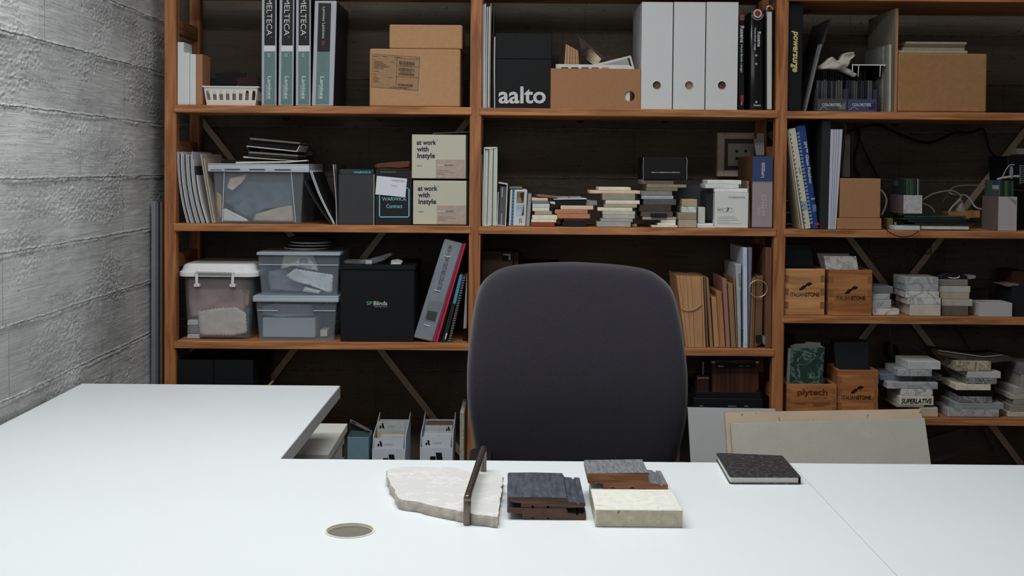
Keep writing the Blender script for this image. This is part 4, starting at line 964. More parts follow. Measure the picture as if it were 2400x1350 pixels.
lean('folder','thin black folder right of the crimson pair','folder','d7',[(544,520),(554,524),(342,1278),(324,1278)],YO,.2,black,base=b,group=gb)
T=thing('folder','black folder with a bright blue upper spine, leaning between crimson folders and spiral book','folder',gb)
make('cover',gq('d7',[(565,500),(602,500),(408,1270),(360,1270)],YO,.2,b),M(30,32,34),T)
panel(T,'spine_label','d7',[(566,502),(600,502),(520,832),(488,825)],YO,M(72,128,156,k=1.6)); panel(T,'spine_label','d7',[(412,1160),(428,1162),(408,1228),(396,1226)],YO,paper_w)
T=thing('spiral_book','wire-bound sample book leaning near the middle post','sample book',gb)
make('cover',gq('d7',[(604,520),(634,520),(465,1275),(432,1275)],YO+.004,.2,b),M(52,48,50),T)
gs=[]
for k in range(26):
    t=k/25; xa=608+(443-608)*t; y=540+(1250-540)*t; a=P('d7',xa,y,YO+.002); gs.append(gtube([a+Vector((-.001,0,0)),a+Vector((.003,-.003,.001)),a+Vector((.006,0,.0008))],.0007,5))
make('wire_binding',gj(*gs),M(190,180,176,k=1.7,metal=.3,rough=.3),T,label='pale wire binding')
lean('folder','thin pale grey folder standing against the middle post','folder','d7',[(642,500),(650,500),(644,1110),(606,1110)],YO+.008,.2,M(128,128,126,k=1.8),group=gb)
lean('folder','black folder at the foot beside the middle post','folder','d7',[(610,1116),(652,1116),(654,1280),(600,1280)],YO+.03,.2,black,base=b,group=gb)
# ---- below: black crates and swatch boxes
b=S['s14']
bkm=M(20,21,23,k=1.4,rough=.5)
for r,lab in (((112,140,388,900),'left black lidless crate under the left bay'),((394,143,690,900),'right black lidless crate under the left bay')):
    x0,x1,z0,z1=rct('c3',r,YO,base=b); make('crate',gtray(x0,x1,YO,YO+.26,z0,z1,.004),bkm,None,lab,'crate','black crates below the left bay',bevel=.001)
lean('folder','dark folder leaning against the right black crate','folder','c3',[(706,135),(728,125),(738,260),(745,900),(722,900)],YO+.03,.2,M(52,56,58),base=b)
a=P('c3',845,300,YO+.1); make('pencil',gtube([a,(a.x-.05,a.y,a.z-.05)],.003,6),M(190,170,60),None,'yellow pencil just above the edge of the side desk','pencil')
a=P('c3',735,295,YO+.1); make('pencil',gtube([a,(a.x-.06,a.y,a.z-.04)],.003,6),M(130,50,60),None,'dull red pencil just above the edge of the side desk','pencil')
# teal box
T=thing('swatch_box','teal lidded box beside the drawer pedestal','box')
x0,x1,z0,z1=rct('d4',(240,455,596,830),YO-.02,base=b+.03)
make('box_body',gtray(x0,x1,YO-.02,YO+.07,b,z1,.002),M(100,126,134,k=1.7,rough=.5,var=.05),T,bevel=.001)
ze=P('d4',420,352,YO+.06).z
make('divider',gbox(x0+.002,x1-.002,YO+.055,YO+.06,b+.01,ze),M(70,92,92,k=1.5),T)
make('contents_card',gq('d4',[(268,200),(285,195),(600,352),(600,440),(268,440)],YO+.065,.004),M(48,44,46,k=1.5),T)
make('spine_card',gq('d4',[(285,158),(612,330),(608,352),(560,350),(285,208)],YO+.05,.005),M(110,96,102,k=1.6),T,label='tilted mauve card with a dark mark')
panel(T,'dark_mark','d4',[(318,190),(382,222),(378,238),(318,208)],YO+.05,ink)
# white interface boxes
def mark(parent,v,x,y,s,Y):
    panel(parent,'dark_mark',v,[(x+.40*s,y),(x+.78*s,y),(x+s,y+s),(x+.62*s,y+s)],Y,ink,.0004)
    panel(parent,'dark_mark',v,[(x+.08*s,y+.48*s),(x+.44*s,y+.48*s),(x+.40*s,y+s),(x,y+s)],Y,ink,.0004)
def abox(x0,x1,yf,cards,lab,mk,back=None):
    T=thing('swatch_box',lab,'box','white swatch boxes under the middle of the left bay')
    Yf=YO-.05; a=P('d4',x0,700,Yf).x; c=P('d4',x1,700,Yf).x; zf=P('d4',(x0+x1)/2,yf,Yf).z; d=.20
    wb=M(176,180,188,k=1.75,var=.02); z0=b; t=.002
    zs=P('d4',x0,300,Yf+.1).z
    make('front_panel',gbox(a,c,Yf,Yf+t,z0,zf),wb,T)
    for s in (0,1):
        xx=a if s==0 else c-t
        make('side_panel',gprismX([(Yf+t,z0),(Yf+d-t,z0),(Yf+d-t,zs+.026),(Yf+.12,zs+.008),(Yf+.03,zf+.035),(Yf+t,zf-.02)],xx,xx+t),wb,T)
    make('back_panel',gbox(a,c,Yf+d-t,Yf+d,z0,zs+.004),wb,T)
    make('base_panel',gbox(a+t,c-t,Yf+t,Yf+d-t,z0,z0+t),wb,T)
    px_,py_,pw,ph=mk
    q=panel(T,'dark_mark','d4',[(px_,py_),(px_+pw*.86,py_),(px_+pw,py_+ph),(px_+pw*.12,py_+ph)],Yf,ink)
    panel(T,'dark_mark','d4',[(px_-90,py_+62),(px_-2,py_+60),(px_+4,py_+ph+80),(px_-100,py_+ph+80)],Yf,ink)
    n=len(cards)
    for i,(ca,cb,ct,mkr,m,cl_) in enumerate(cards):
        Yc=Yf+.012+i*.016; xa=P('d4',ca,ct,Yc).x; xb=P('d4',cb,ct,Yc).x; zt=P('d4',(ca+cb)/2,ct,Yc).z
        cc=thing('swatch_card',cl_,'card','cards in the white swatch boxes')
        make('card_sheet',gbox(max(xa,a+t+.0005),min(xb,c-t-.0005),Yc,Yc+.003,z0+t,zt),m,cc)
        if mkr:
            mark(cc,'d4',mkr[0],mkr[1],mkr[2],Yc)
            if mkr[0]<1500 and mkr[0]<1850: txt(cc,'interface','d4',(mkr[0]+118,mkr[1]+(20 if mkr[2]<85 else 40),mkr[0]+260,mkr[1]+(50 if mkr[2]<85 else 62)),Yc,grey_t)
            elif mkr[0]<1850: txt(cc,'interface','d4',(mkr[0]+118,mkr[1]+30,mkr[0]+260,mkr[1]+52),Yc,grey_t)
wc=M(182,186,190,k=1.7,var=.02); wc2=M(160,162,160,k=1.7); tn=M(96,82,72,k=1.6)
abox(650,1195,650,[(685,1165,475,(735,525,85),wc,'front white card with a black mark in the left white swatch box'),(790,1180,440,None,M(172,176,178,k=1.7),'second white card in the left white swatch box'),(800,1183,410,None,wc,'third white card in the left white swatch box'),(740,1183,385,None,M(176,150,110,k=1.7),'card with an ochre corner in the left white swatch box'),(735,1185,345,None,M(150,158,156,k=1.7),'pale grey-green card in the left white swatch box'),(735,1185,192,(770,225,85),wc2,'tallest card at the back of the left white swatch box, with a black mark')],
  'left open white swatch box filled with cards, black mark on its front',(922,742,105,90))
abox(1442,1982,628,[(1478,1950,455,(1530,507,80),wc,'front white card with a black mark in the right white swatch box'),(1500,1955,420,None,M(176,180,184,k=1.7),'second white card in the right white swatch box'),(1510,1965,390,None,wc,'third white card in the right white swatch box'),(1515,1970,360,None,M(168,172,178,k=1.7),'fourth white card in the right white swatch box'),(1528,1980,262,(1872,282,70),wc2,'taller white card with its black mark at the right, in the right box'),(1548,1990,215,None,tn,'brown card second from the back of the right white swatch box'),(1555,1995,186,None,M(80,66,58),'dark brown card at the very back of the right white swatch box')],
  'right open white swatch box filled with cards, a step-shaped black mark on its front',(1702,712,115,120))
# rough stone slab on edge
T=None
g=gj(gprismX([(YO-.02,b),(YO+.22,b),(YO+.22,P('c3',2225,435,YO+.22).z),(YO-.02,P('c3',2290,535,YO-.02).z)],P('c3',2262,700,YO-.02).x,P('c3',2296,700,YO-.02).x))
make('stone_slab',g,M(150,146,136,k=1.7,rough=.9,var=.3,scale=120,bump=1,bscale=150),None,'rough pitted grey stone slab standing on edge beside the middle post','stone slab',bevel=.003)
lean('timber_strip','thin dark rod standing between the two white swatch boxes','rod','d4',[(1305,570),(1320,570),(1318,830),(1305,830)],YO+.05,.004,M(52,50,50),base=b)
# ================================================================ middle bay
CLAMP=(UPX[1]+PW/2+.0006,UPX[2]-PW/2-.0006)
b=S['s21']
fo=[M(150,152,156,k=1.8,var=.03),M(176,174,166,k=1.7,var=.03),M(140,136,124,k=1.7,var=.05),M(40,38,36)]
for i,(xt,yt,xb,m,lab) in enumerate(((100,20,98,0,'pale grey folder hard against the middle post on the top middle shelf'),(118,15,113,1,'cream-edged folder, second from the middle post on the top shelf'),(134,38,125,0,'grey folder, third from the middle post on the top shelf'),
      (150,35,141,1,'narrow cream folder, fourth from the middle post on the top shelf'),(161,12,152,2,'tan-grey folder, fifth from the middle post on the top shelf'),(186,42,170,3,'dark folder leaning rightwards behind the black lettered box'))):
    make('folder',ribbon('a2',[(xt,yt),((xt+xb)/2-1,350),(xb,786)],.0040 if i<4 else .0024,YO,.23,b),fo[m],None,lab,'folder','folders against the middle post')
make('folder',ribbon('a2',[(189,262),(186,500),(187,788)],.003,YO-.004,.2,b),fo[1],None,'shorter white folder pressed against the black lettered box','folder','folders against the middle post')
T=thing('archive_box','black two-part box with the large white word aalto at its foot','box')
x0,x1,z0,z1=rct('a2',(192,246,608,792),YO,base=b); zs=P('a2',400,436,YO).z
make('box_body',gbox(x0,x1,YO+.0006,YO+.23,z0,zs-.0005),M(15,16,17,k=1.5,rough=.6),T,bevel=.0008)
make('lid',gbox(x0-.0004,x1+.0004,YO,YO+.2304,zs,z1),M(15,16,17,k=1.5,rough=.6),T,bevel=.0015)
txt(T,'aalto','a2',(216,640,566,767),YO,M(196,196,196,k=1.4),0,.022)
# cardboard magazine box on its side
T=thing('magazine_box','open brown cardboard box with a round finger hole at the lower right, full of samples','box')
x0,x1,z0,z1=rct('a2',(602,508,1268,797),YO,base=b); h=P('a2',1187,712,YO); hr=P('a2',1225,712,YO).x-h.x
make('front_panel',ghole(x0,x1,z0,z1,h.x,h.z,hr,YO,YO+.003),card_d,T)
make('side_panel',gj(gbox(x0,x0+.003,YO+.0031,YO+.22,z0,z1),gbox(x1-.003,x1,YO+.0031,YO+.22,z0,z1-.003),gbox(x0+.003,x1-.003,YO+.217,YO+.22,z0,z1),gbox(x0+.003,x1-.003,YO+.0031,YO+.217,z0,z0+.003)),card_d,T)
gg='samples in the cardboard box with the finger hole'
box('paper_block','white paper block seen through the finger hole of the cardboard box','paper','a2',(1140,560,1190,790),YO+.006,.04,paper_w,base=b+.0035)
T=thing('framed_sample','white-framed sample board standing level along the cardboard box front','sample board',gg)
make('board',gq('a2',[(640,474),(1180,482),(1218,500),(1220,560),(640,560)],YO+.03,.006,),M(200,198,192,k=1.6),T)
for k,x in enumerate((680,755,830,905,980)): panel(T,'sample_window','a2',(x,498,x+52,520),YO+.03,[M(38,34,40),M(30,30,36),M(90,60,70),M(120,80,84),M(150,120,116)][k])
T=thing('framed_sample','cream-framed sample card tilted up to the right above the cardboard box','sample board',gg)
make('board',gq('a2',[(915,478),(1195,410),(1222,510),(1000,560),(900,560)],YO+.045,.006),M(188,184,172,k=1.6),T)
panel(T,'sample_window','a2',[(985,480),(1165,432),(1190,508),(1100,510)],YO+.045,M(140,142,142,k=1.6)); panel(T,'sample_window','a2',[(1168,430),(1185,427),(1208,508),(1195,510)],YO+.0448,M(40,36,34))
random.seed(4)
tcol=[M(168,136,104,k=1.7),M(150,112,80,k=1.7),M(186,158,126,k=1.7),M(128,92,66,k=1.7)]
for i in range(10):
    t=i/10; x=715+t*90; y=325+t*50
    lean('veneer_chip',f'thin timber veneer chip, {names_[i]} in the left fan above the cardboard box','veneer','a2',[(x,y),(x+9,y+4),(x-5+t*30,540),(x-17+t*30,540)],YO+.05+random.uniform(0,.01),.04,tcol[i%4],group='left fan of veneer chips')
lean('veneer_folder','dark brown folder side of the left veneer fan above the cardboard box','folder','a2',[(722,318),(760,318),(715,440),(700,540),(640,540),(660,440)],YO+.075,.05,M(48,30,20,k=1.5))
for i in range(9):
    t=i/9; dx,dy=t*-62,t*62
    lean('veneer_chip',f'pale timber chip, {names_[i]} from the top right in the right fan above the cardboard box','veneer','a2',[(888+dx,352+dy),(896+dx,360+dy),(978+dx*.6,438+dy*.9),(970+dx*.6,444+dy*.9)],YO+.06+i*.0006,.04,[M(196,182,158,k=1.6),M(182,164,136,k=1.6)][i%2],group='right fan of veneer chips')
lean('sample_cover','dark maroon glossy cover sloping down to the right above the cardboard box','cover','a2',[(805,262),(1020,432),(1015,446),(960,440),(880,352),(825,375)],YO+.068,.004,M(58,38,38,k=1.5,rough=.3))
lean('sample_cover','small dark brown cover poking up behind the tilted cream-framed card','cover','a2',[(1022,408),(1095,430),(1050,470),(1000,460)],YO+.08,.004,M(56,36,32))
# white magazine files
wf=M(168,169,168,k=2.1,rough=.5,var=.01); 
for i,(a_,c_,w_) in enumerate(((1276,1510,(1272,1500)),(1516,1750,(1508,1742)),(1756,1994,(1750,1984)))):
    lab=['left','middle','right'][i]+' tall white file box with a round hole showing timber, top middle shelf'
    T=thing('file_box',lab,'file box','three tall white file boxes')
    p0=P('a2',w_[0],800,YO).x; p1=P('a2',w_[1],800,YO).x; q0=P('a2',a_,14,YO).x; q1=P('a2',c_,14,YO).x; zt=P('a2',(a_+c_)/2,15,YO).z
    x0=(p0+q0)/2; x1=(p1+q1)/2-.0008
    h=P('a2',[1387,1626,1869][i],631,YO); hr=.0118
    make('front_panel',ghole(x0,x1,b,zt,h.x,h.z,hr,YO,YO+.003),wf,T)
    make('side_panel',gj(gbox(x0,x0+.003,YO+.0031,YO+.24,b,zt),gbox(x1-.003,x1,YO+.0031,YO+.24,b,zt),gbox(x0+.003,x1-.003,YO+.0031,YO+.24,b,b+.003)),wf,T)
    make('hole_rim',gtube([(h.x+hr*math.cos(2*math.pi*k/28),YO-.0004,h.z+hr*math.sin(2*math.pi*k/28)) for k in range(28)],.0007,6,closed=True),M(190,190,186,k=1.6,rough=.3),T)
    for k in range(3):
        box('timber_sample',f'timber sample edge {["at the left","in the middle","at the right"][k]} inside the {["left","middle","right"][i]} white file box','timber sample','a2',(w_[0]+30+k*62,500,w_[0]+86+k*62,790),YO+.008,.1,[[M(70,52,30),M(96,76,48),M(60,46,30)],[M(150,126,98),M(140,112,84),M(150,126,98)],[M(180,150,112),M(90,56,44),M(176,140,100)]][i][k],base=b+.0035,group='timber samples inside the white file boxes')
# paint range binders
gb2='glossy black binders beside the white file boxes'
gl=M(22,22,24,k=1.5,rough=.18,spec=.6)
T=thing('ring_binder','slim black binder with small red pictures, right of the white file boxes','binder',gb2)
make('cover',gq('a2',[(1999,100),(2037,100),(2034,806),(1995,806)],YO,.24,b),gl,T,bevel=.001)
panel(T,'picture_label','a2',(2000,108,2036,150),YO,M(110,60,62,k=1.5)); txt(T,'Resene','a2',(2004,192,2034,316),YO,inkw,-90,.01); txt(T,'Multi-finish range','a2',(2004,330,2022,535),YO,M(190,190,190),-90)
panel(T,'picture_label','a2',(2008,706,2030,748),YO,M(130,30,40)); txt(T,'Resene','a2',(2010,752,2024,778),YO,inkw,-90)
T=thing('ring_binder','wide glossy black binder with a red apple-like round picture and rivets','binder',gb2)
T['label']='wide glossy black binder with a round red picture at its head and steel rivets'
make('cover',gq('a2',[(2084,76),(2170,80),(2172,806),(2078,806)],YO,.24,b),gl,T,bevel=.003,seg=2)
ci=P('a2',2134,100,YO-.0006)
make('round_picture',glathe((ci.x,YO-.0008,ci.z),[(.0001,0),(.0125,0),(.0125,.0006)],28,'y'),M(196,170,160,k=1.4,rough=.3),T)
make('round_picture',glathe((ci.x,YO-.0012,ci.z),[(.0001,0),(.0082,0),(.0082,.0006)],28,'y'),M(120,54,48,k=1.5,rough=.3),T)
for r_ in (.0145,.0165): make('ripple',gtube([(ci.x+r_*math.cos(math.pi+math.pi*k/16),YO-.0006,ci.z-.002+r_*math.sin(math.pi+math.pi*k/16)) for k in range(17)],.0004,5),M(150,150,156),T)
txt(T,'Resene','a2',(2132,235,2158,346),YO,inkw,-90,.01); txt(T,'Multi-finish range','a2',(2106,206,2122,372),YO,M(200,200,200),-90)
for y in (412,474,756):
    c=P('a2',2125,y,YO); make('rivet',glathe((c.x,YO-.0025,c.z),[(.001,0),(.003,.0004),(.0042,.0025)],18,'y'),M(190,192,196,k=1.4,metal=.8,rough=.2),T)
txt(T,'Resene','a2',(2105,772,2155,785),YO,inkw,0,.02)
lean('finger_groove','x','x','a2',[(0,0),(1,0),(1,1)],YO,.1,gl) if False else None
T=thing('ring_binder','black binder around white pages with a steel loop on top, at the right post','binder',gb2)
make('cover',gj(gq('a2',[(2190,60),(2198,60),(2200,806),(2188,806)],YO,.24,b),gq('a2',[(2240,60),(2247,60),(2247,806),(2239,806)],YO,.24,b),gq('a2',[(2188,800),(2247,800),(2247,806),(2188,806)],YO,.24,b)),gl,T)
make('page_block',gq('a2',[(2203,78),(2240,78),(2237,799),(2202,799)],YO+.004,.22,b+.003),M(176,176,166,k=1.7,var=.05,scale=200,stretch=(8,.1,.1)),T)
make('loop',gtube(smooth([P('a2',*q,YO+.002) for q in ((2198,120),(2199,70),(2208,50),(2224,44),(2238,52),(2245,72),(2244,100))]),.0012,8),M(180,180,180,metal=.7,rough=.3),T)
# ---- second shelf
b=S['s22']
YO2=YO
wp=M(178,180,172,k=1.75,var=.02)
make('folder',ribbon('a5',[(84,322),(88,600),(87,850)],.0012,YO+.004,.2,b),wp,None,'thin white folder hard against the middle post on the second shelf','folder',bevel=0)
T=thing('slip_binder','tall white binder with open ends, two spines wide, left end of second middle shelf','binder')
make('cover',gj(gq('a5',[(108,276),(116,276),(103,850),(96,845)],YO,.24),gq('a5',[(108,268),(206,266),(206,274),(150,283),(108,280)],YO,.24),gq('a5',[(200,270),(208,272),(202,855),(192,855)],YO,.24),gq('a5',[(96,843),(150,845),(150,853),(96,852)],YO,.24)),wp,T)
make('page_block',gj(gq('a5',[(112,284),(142,284),(128,842),(102,842)],YO+.005,.23,b+.002),gq('a5',[(147,284),(176,284),(166,850),(132,850)],YO+.001,.235,b+.001),gq('a5',[(181,280),(201,280),(194,852),(172,852)],YO+.002,.235,b+.001)),M(170,172,160,k=1.75,var=.03),T)
T=thing('slipcase','small open white slipcase with dark grey inserts beside the tall white binder','slipcase')
q=[(216,530),(282,543),(270,853),(205,845)]
make('sleeve',gj(gq('a5',[(216,528),(284,541),(284,547),(216,534)],YO,.2),gq('a5',[(278,545),(284,545),(271,855),(264,853)],YO,.2),gq('a5',[(205,842),(270,850),(270,856),(205,848)],YO,.2),gq('a5',[(212,600),(217,600),(209,845),(204,845)],YO,.2)),M(206,206,206,k=1.6),T)
make('insert',gq('a5',[(228,558),(276,560),(262,846),(214,842)],YO+.008,.18),M(76,76,78,k=1.7),T)
panel(T,'white_strip','a5',[(243,560),(247,560),(245,640),(241,640)],YO+.008,wq); panel(T,'white_strip','a5',[(238,760),(242,760),(238,843),(234,843)],YO+.008,wq)
T=thing('picture_box','white box with a blue patterned stripe and two pictures on its side','box')
make('box_body',gq('a5',[(304,580),(430,580),(416,850),(292,850)],YO,.16,b),M(182,184,182,k=1.7,var=.02),T,bevel=.002)
for k in range(11):
    y=584+k*24.2; f=(y-580)/270; x=320-f*12
    panel(T,'blue_diamond','a5',[(x+7,y),(x+15,y+12),(x+7,y+24),(x-1,y+12)],YO,M(44,84,120,k=1.6)); 
panel(T,'blue_stripe','a5',[(316,582),(337,582),(325,848),(304,848)],YO+.0003,M(110,140,160,k=1.5),.0004)
panel(T,'picture','a5',[(352,596),(408,597),(404,682),(348,681)],YO,M(110,98,76,k=1.7,var=.6,scale=40)); panel(T,'picture','a5',[(348,690),(405,690),(400,775),(346,775)],YO,M(150,166,172,k=1.6,var=.3,scale=30))
panel(T,'dark_patch','a5',[(375,610),(405,600),(398,680),(380,640)],YO-.0005,M(40,28,30),.0004); panel(T,'dark_patch','a5',[(402,694),(406,694),(402,774),(388,772)],YO-.0005,M(36,40,44),.0004)
[panel(T,'print_line','a5',[(xa,792),(xa+3,792),(xa+1,yb),(xa-2,yb)],YO,ink,.0004) for xa,yb in ((370,836),(378,826),(386,832))]
box('tile','sage tile lying on the white picture box','tile','a5',(296,562,392,579),YO+.02,.1,M(104,108,92,k=1.7),base=P('a5',360,580,YO).z+.0006)
lean('tile','grey tile standing on edge right of the picture box','tile','a5',[(436,617),(460,617),(446,856),(420,856)],YO,.12,M(140,138,136,k=1.7),base=b)
lean('tile','pale tile sliver standing between picture box and grey tile','tile','a5',[(431,600),(435,600),(419,856),(415,856)],YO+.01,.1,M(120,116,100,k=1.7),base=b)
tl=lambda r,g,b_,k=2.15: M(r,g,b_,k=k,rough=.6,var=.12,scale=50,bump=.3,bscale=200)
cream=tl(186,180,160); creamp=tl(184,158,136); greyt=tl(136,134,130); dgr=tl(74,72,70); taupe=tl(140,130,114); terr=tl(150,104,76); rust=tl(112,54,40); paleg=tl(166,168,166); brn=tl(66,54,46); whitet=tl(196,196,192)
# e4 stacks, bottom-up
stack('e4',b,YO,[(825,1200,808,rust,'rust-red speckled tile'),(835,1225,762,cream,'cream tile'),(848,1243,694,cream,'thick cream tile'),(888,1158,634,taupe,'short taupe tile'),(852,1118,584,cream,'ivory tile'),(852,1122,518,paleg,'pale grey tile'),(845,1112,474,M(110,112,114,k=1.7),'grey chipped tile'),(842,1095,430,creamp,'thin peach tile')],'the low stack by the picture box','low stack right of the picture box')
zt=P('e4',1000,430,YO).z
lean('tile','brown tile lying askew on top of the low stack beside the picture box','tile','e4',[(905,390),(960,372),(1240,400),(1230,428),(960,412)],YO+.03,.08,tl(98,82,70))
lean('tile','small white tile chip sticking out right of the low stack','tile','e4',[(1128,484),(1208,488),(1208,528),(1130,515)],YO+.01,.05,paleg)
stack('e4',b,YO+.01,[(1320,1700,800,M(22,28,32,k=1.6),'black-blue tile'),(1345,1690,750,M(54,28,32,k=1.6),'dark maroon tile'),(1238,1755,676,terr,'rough orange-brown clay tile'),(1205,1720,608,terr,'smoother orange-brown clay tile'),(1295,1805,545,creamp,'peach and grey tile')],'the clay tile stack','clay tile stack')
lean('sample_board','black sample board with a white top edge on the clay tile stack','sample board','e4',[(1185,446),(1705,440),(1680,543),(1215,543)],YO+.012,.12,M(24,26,28,k=1.6))
lean('sample_board','white board edge over the black sample board on the clay tile stack','sample board','e4',[(1182,445),(1706,438),(1706,448),(1182,455)],YO+.008,.12,whitet)
lean('tile','light grey tile sticking out to the right over the clay tile stack','tile','e4',[(1690,466),(1860,466),(1865,540),(1660,540)],YO+.03,.10,tl(128,130,134))
for k,(xa,xb) in enumerate(((1238,1425),(1433,1620))): lean('tile',['left','right'][k]+' grey tile of the pair on top of the black sample board','tile','e4',[(xa,408),(xb,408),(xb,438),(xa,440)],YO+.03,.08,tl(120,118,116))
stack('a5',b,YO-.004,[(946,1196,822,greyt,'layered grey tile'),(974,1210,797,greyt,'grey tile'),(990,1226,770,tl(150,146,136),'pale grey tile'),(988,1228,742,tl(158,154,140),'pale limestone tile'),(952,1208,716,cream,'cream tile'),(1000,1242,690,taupe,'grey-beige tile'),(1010,1262,662,cream,'buff tile'),(986,1228,613,tl(124,120,106),'thick grey tile',.0,.11),(892,1265,590,creamp,'thin long peach tile'),(958,1196,565,cream,'cream top tile')],'the cream stack in mid shelf','cream stack in mid shelf',depth=.11)
lean('tile','grey tile end poking out right of the foot of the cream stack','tile','a5',[(1200,838),(1240,838),(1240,860),(1200,860)],YO+.02,.06,greyt,base=b)
# stack under the black box
stack('e5',b,YO+.006,[(385,790,1188,M(206,196,180,k=1.6),'long white tile',-.008),(480,760,1150,whitet,'white tile'),(530,760,1104,cream,'cream tile'),(240,770,1058,tl(130,132,122),'sage-grey tile'),(215,715,972,tl(78,66,60),'dark taupe tile'),(185,690,870,tl(56,50,44),'thick dark brown tile'),(255,765,780,dgr,'dark grey tile'),(225,725,725,M(150,154,164,k=1.7),'bluish white tile'),(215,705,652,tl(110,108,104),'mid grey tile'),(300,790,598,tl(104,96,80),'brown-grey tile'),(305,928,546,tl(124,112,90),'long tan tile'),(230,730,476,tl(96,92,86),'grey top tile')],'the tall stack under the black box','tall stack under the black box',depth=.11)
box('tile','small black chip tile lodged in the front of the tall stack','tile','e5',(370,1000,620,1055),YO-.006,.01,M(28,28,34,k=1.6))
T=thing('sample_box','glossy black box with small white print on top of the tall tile stack','box')
z_=P('e5',480,476,YO+.006).z+.0006
x0,x1,z0,z1=rct('e5',(262,125,938,472),YO-.002,base=z_)
make('box_body',gbox(x0,x1,YO-.002,YO+.16,z0,z1),M(20,20,20,k=1.5,rough=.5),T,bevel=.002)
txt(T,'tiles.co.nz/japanese-collection','e5',(378,348,822,374),YO-.002,inkw,0,.01)
for x in (256,936): make('edge_wire',gtube(smooth([P('e5',x+(6 if x<500 else -20),126,YO-.004),P('e5',x,160,YO-.004),P('e5',x-4,300,YO-.004),P('e5',x-2,440,YO-.004),P('e5',x-8,470,YO-.004)]),.0009,6),M(150,152,150,metal=.5,rough=.3),T)
# stone cubes stack
stack('e5',b,YO,[(805,1088,1100,tl(140,130,118),'rough grey-brown stone offcut'),(795,1088,992,tl(122,108,90),'brown stone offcut'),(850,1085,896,veined('white_veined_offcut',(176,178,174),(70,70,66),scale=40),'crackled white and dark stone offcut'),(858,1095,780,tl(146,130,102),'tan stone offcut')],'the small stone offcut stack','small stone offcut stack',name='stone_offcut',cat='stone',depth=.09)
lean('tile','large dark grey tile leaning at the back behind the stone offcuts','tile','e5',[(720,640),(930,560),(1230,560),(1245,830),(1235,1190),(760,1190)],YO+.16,.012,tl(72,76,82),base=b)
T=thing('clear_case','dark translucent case standing behind the small white tile','case')
make('case_body',gq('e5',[(1235,668),(1345,668),(1345,1130),(1225,1130)],YO+.03,.1,b+.022),M(46,48,50,k=1.6,rough=.2,var=.3,scale=30,stretch=(1,1,.1)),T)
box('tile','rough white tile standing on end before the dark translucent case','tile','e5',(1108,905,1218,1148),YO+.006,.05,tl(158,160,148),base=P('e5',1200,1160,YO).z+.0006)
stack('e5',b,YO,[(1098,1365,1204,whitet,'white tile'),(1098,1348,1160,whitet,'white tile')],'the pair of white tiles beside the numbered box','pair of white tiles beside the numbered box')
T=thing('stone_sample_box','white box marked number 3 with small grey print, under three white tiles','box')
x0,x1,z0,z1=rct('e5',(1352,672,1895,1225),YO,base=b)
x0=P('e5',1368,1000,YO).x
make('box_body',gbox(x0,x1,YO,YO+.14,z0,z1),M(170,172,168,k=2.25,var=.02),T,bevel=.0015)
txt(T,'caesarstone','e5',(1628,735,1840,762),YO,M(96,98,96)); 
c=P('e5',1600,744,YO); make('ring_logo',gtube([(c.x+.0028*math.cos(k/18*6.283),YO-.0006,c.z+.0028*math.sin(k/18*6.283)) for k in range(18)],.0004,5,closed=True),M(120,120,118),T)
for r in ((1405,918,1648,921),(1405,976,1648,979),(1405,918,1408,979),(1645,918,1648,979)): panel(T,'frame_line','e5',r,YO,M(120,120,118))
txt(T,'BOX No.','e5',(1418,936,1506,954),YO,ink,0,.02); txt(T,'3','e5',(1545,912,1588,968),YO,ink,0,.02,.3)
for k,(xa,xb) in enumerate(((1410,1690),(1410,1725),(1410,1745),(1410,1600),(1410,1800))): panel(T,'print_line','e5',(xa,1052+k*27,xb,1052+k*27+6),YO,M(130,130,126),.0004)
zt=z1+.0006
stack('e5',zt,YO+.004,[(1362,1888,612,whitet,'white tile'),(1225,1745,545,tl(178,182,176),'pale grey tile'),(1258,1785,480,whitet,'white tile')],'the three tiles on the numbered box','three white tiles on the numbered box',depth=.10)
lean('tile','grey tile behind the white tiles on the numbered box','tile','e5',[(1750,548),(1860,545),(1860,600),(1750,600)],YO+.11,.02,tl(120,122,116))
lean('sample_board','tan board edge standing between numbered box and tall two-colour book','board','e5',[(1870,488),(1905,488),(1925,1222),(1905,1222)],YO+.02,.16,M(112,92,76),base=b)
T=thing('sample_book','tall box-like book, deep blue above and mauve-grey below, at the right post','sample book')
x0,x1,z0,z1=rct('e5',(1955,110,2272,1232),YO,base=b)
x0=(P('e5',1965,110,YO).x+P('e5',1948,1232,YO).x)/2; x1=(P('e5',2276,110,YO).x+P('e5',2262,1232,YO).x)/2
make('book_block',gbox(x0,x1,YO+.003,YO+.22,z0,z1),M(88,62,44,k=1.5),T,bevel=.001)
zm=P('e5',2110,500,YO).z; zn=P('e5',2110,522,YO).z
make('upper_spine',gbox(x0,x1,YO,YO+.003,zm,z1),M(52,64,100,k=1.6,var=.03),T); make('spine_strip',gbox(x0,x1,YO,YO+.003,zn+.0002,zm-.0002),M(100,116,136,k=1.6),T)
make('lower_spine',gbox(x0,x1,YO,YO+.003,z0+.004,zn),M(142,130,134,k=1.6,var=.03),T); make('foot_strip',gbox(x0,x1,YO,YO+.003,z0,z0+.0038),M(60,56,84,k=1.5),T)
txt(T,'Laminex','e5',(2085,205,2135,440),YO,inkw,90,.012); panel(T,'underline','e5',(2142,205,2148,350),YO,inkw)
txt(T,'HI-MACS','e5',(2100,710,2152,1035),YO,M(190,182,186,k=1.6),90); txt(T,'NATURAL ACRYLIC STONE','e5',(2160,715,2172,920),YO,M(180,172,178),90); txt(T,'Laminex','e5',(2035,910,2050,1030),YO,M(190,184,188),90)
panel(T,'rule_line','e5',(2068,905,2071,1030),YO,M(180,172,178))
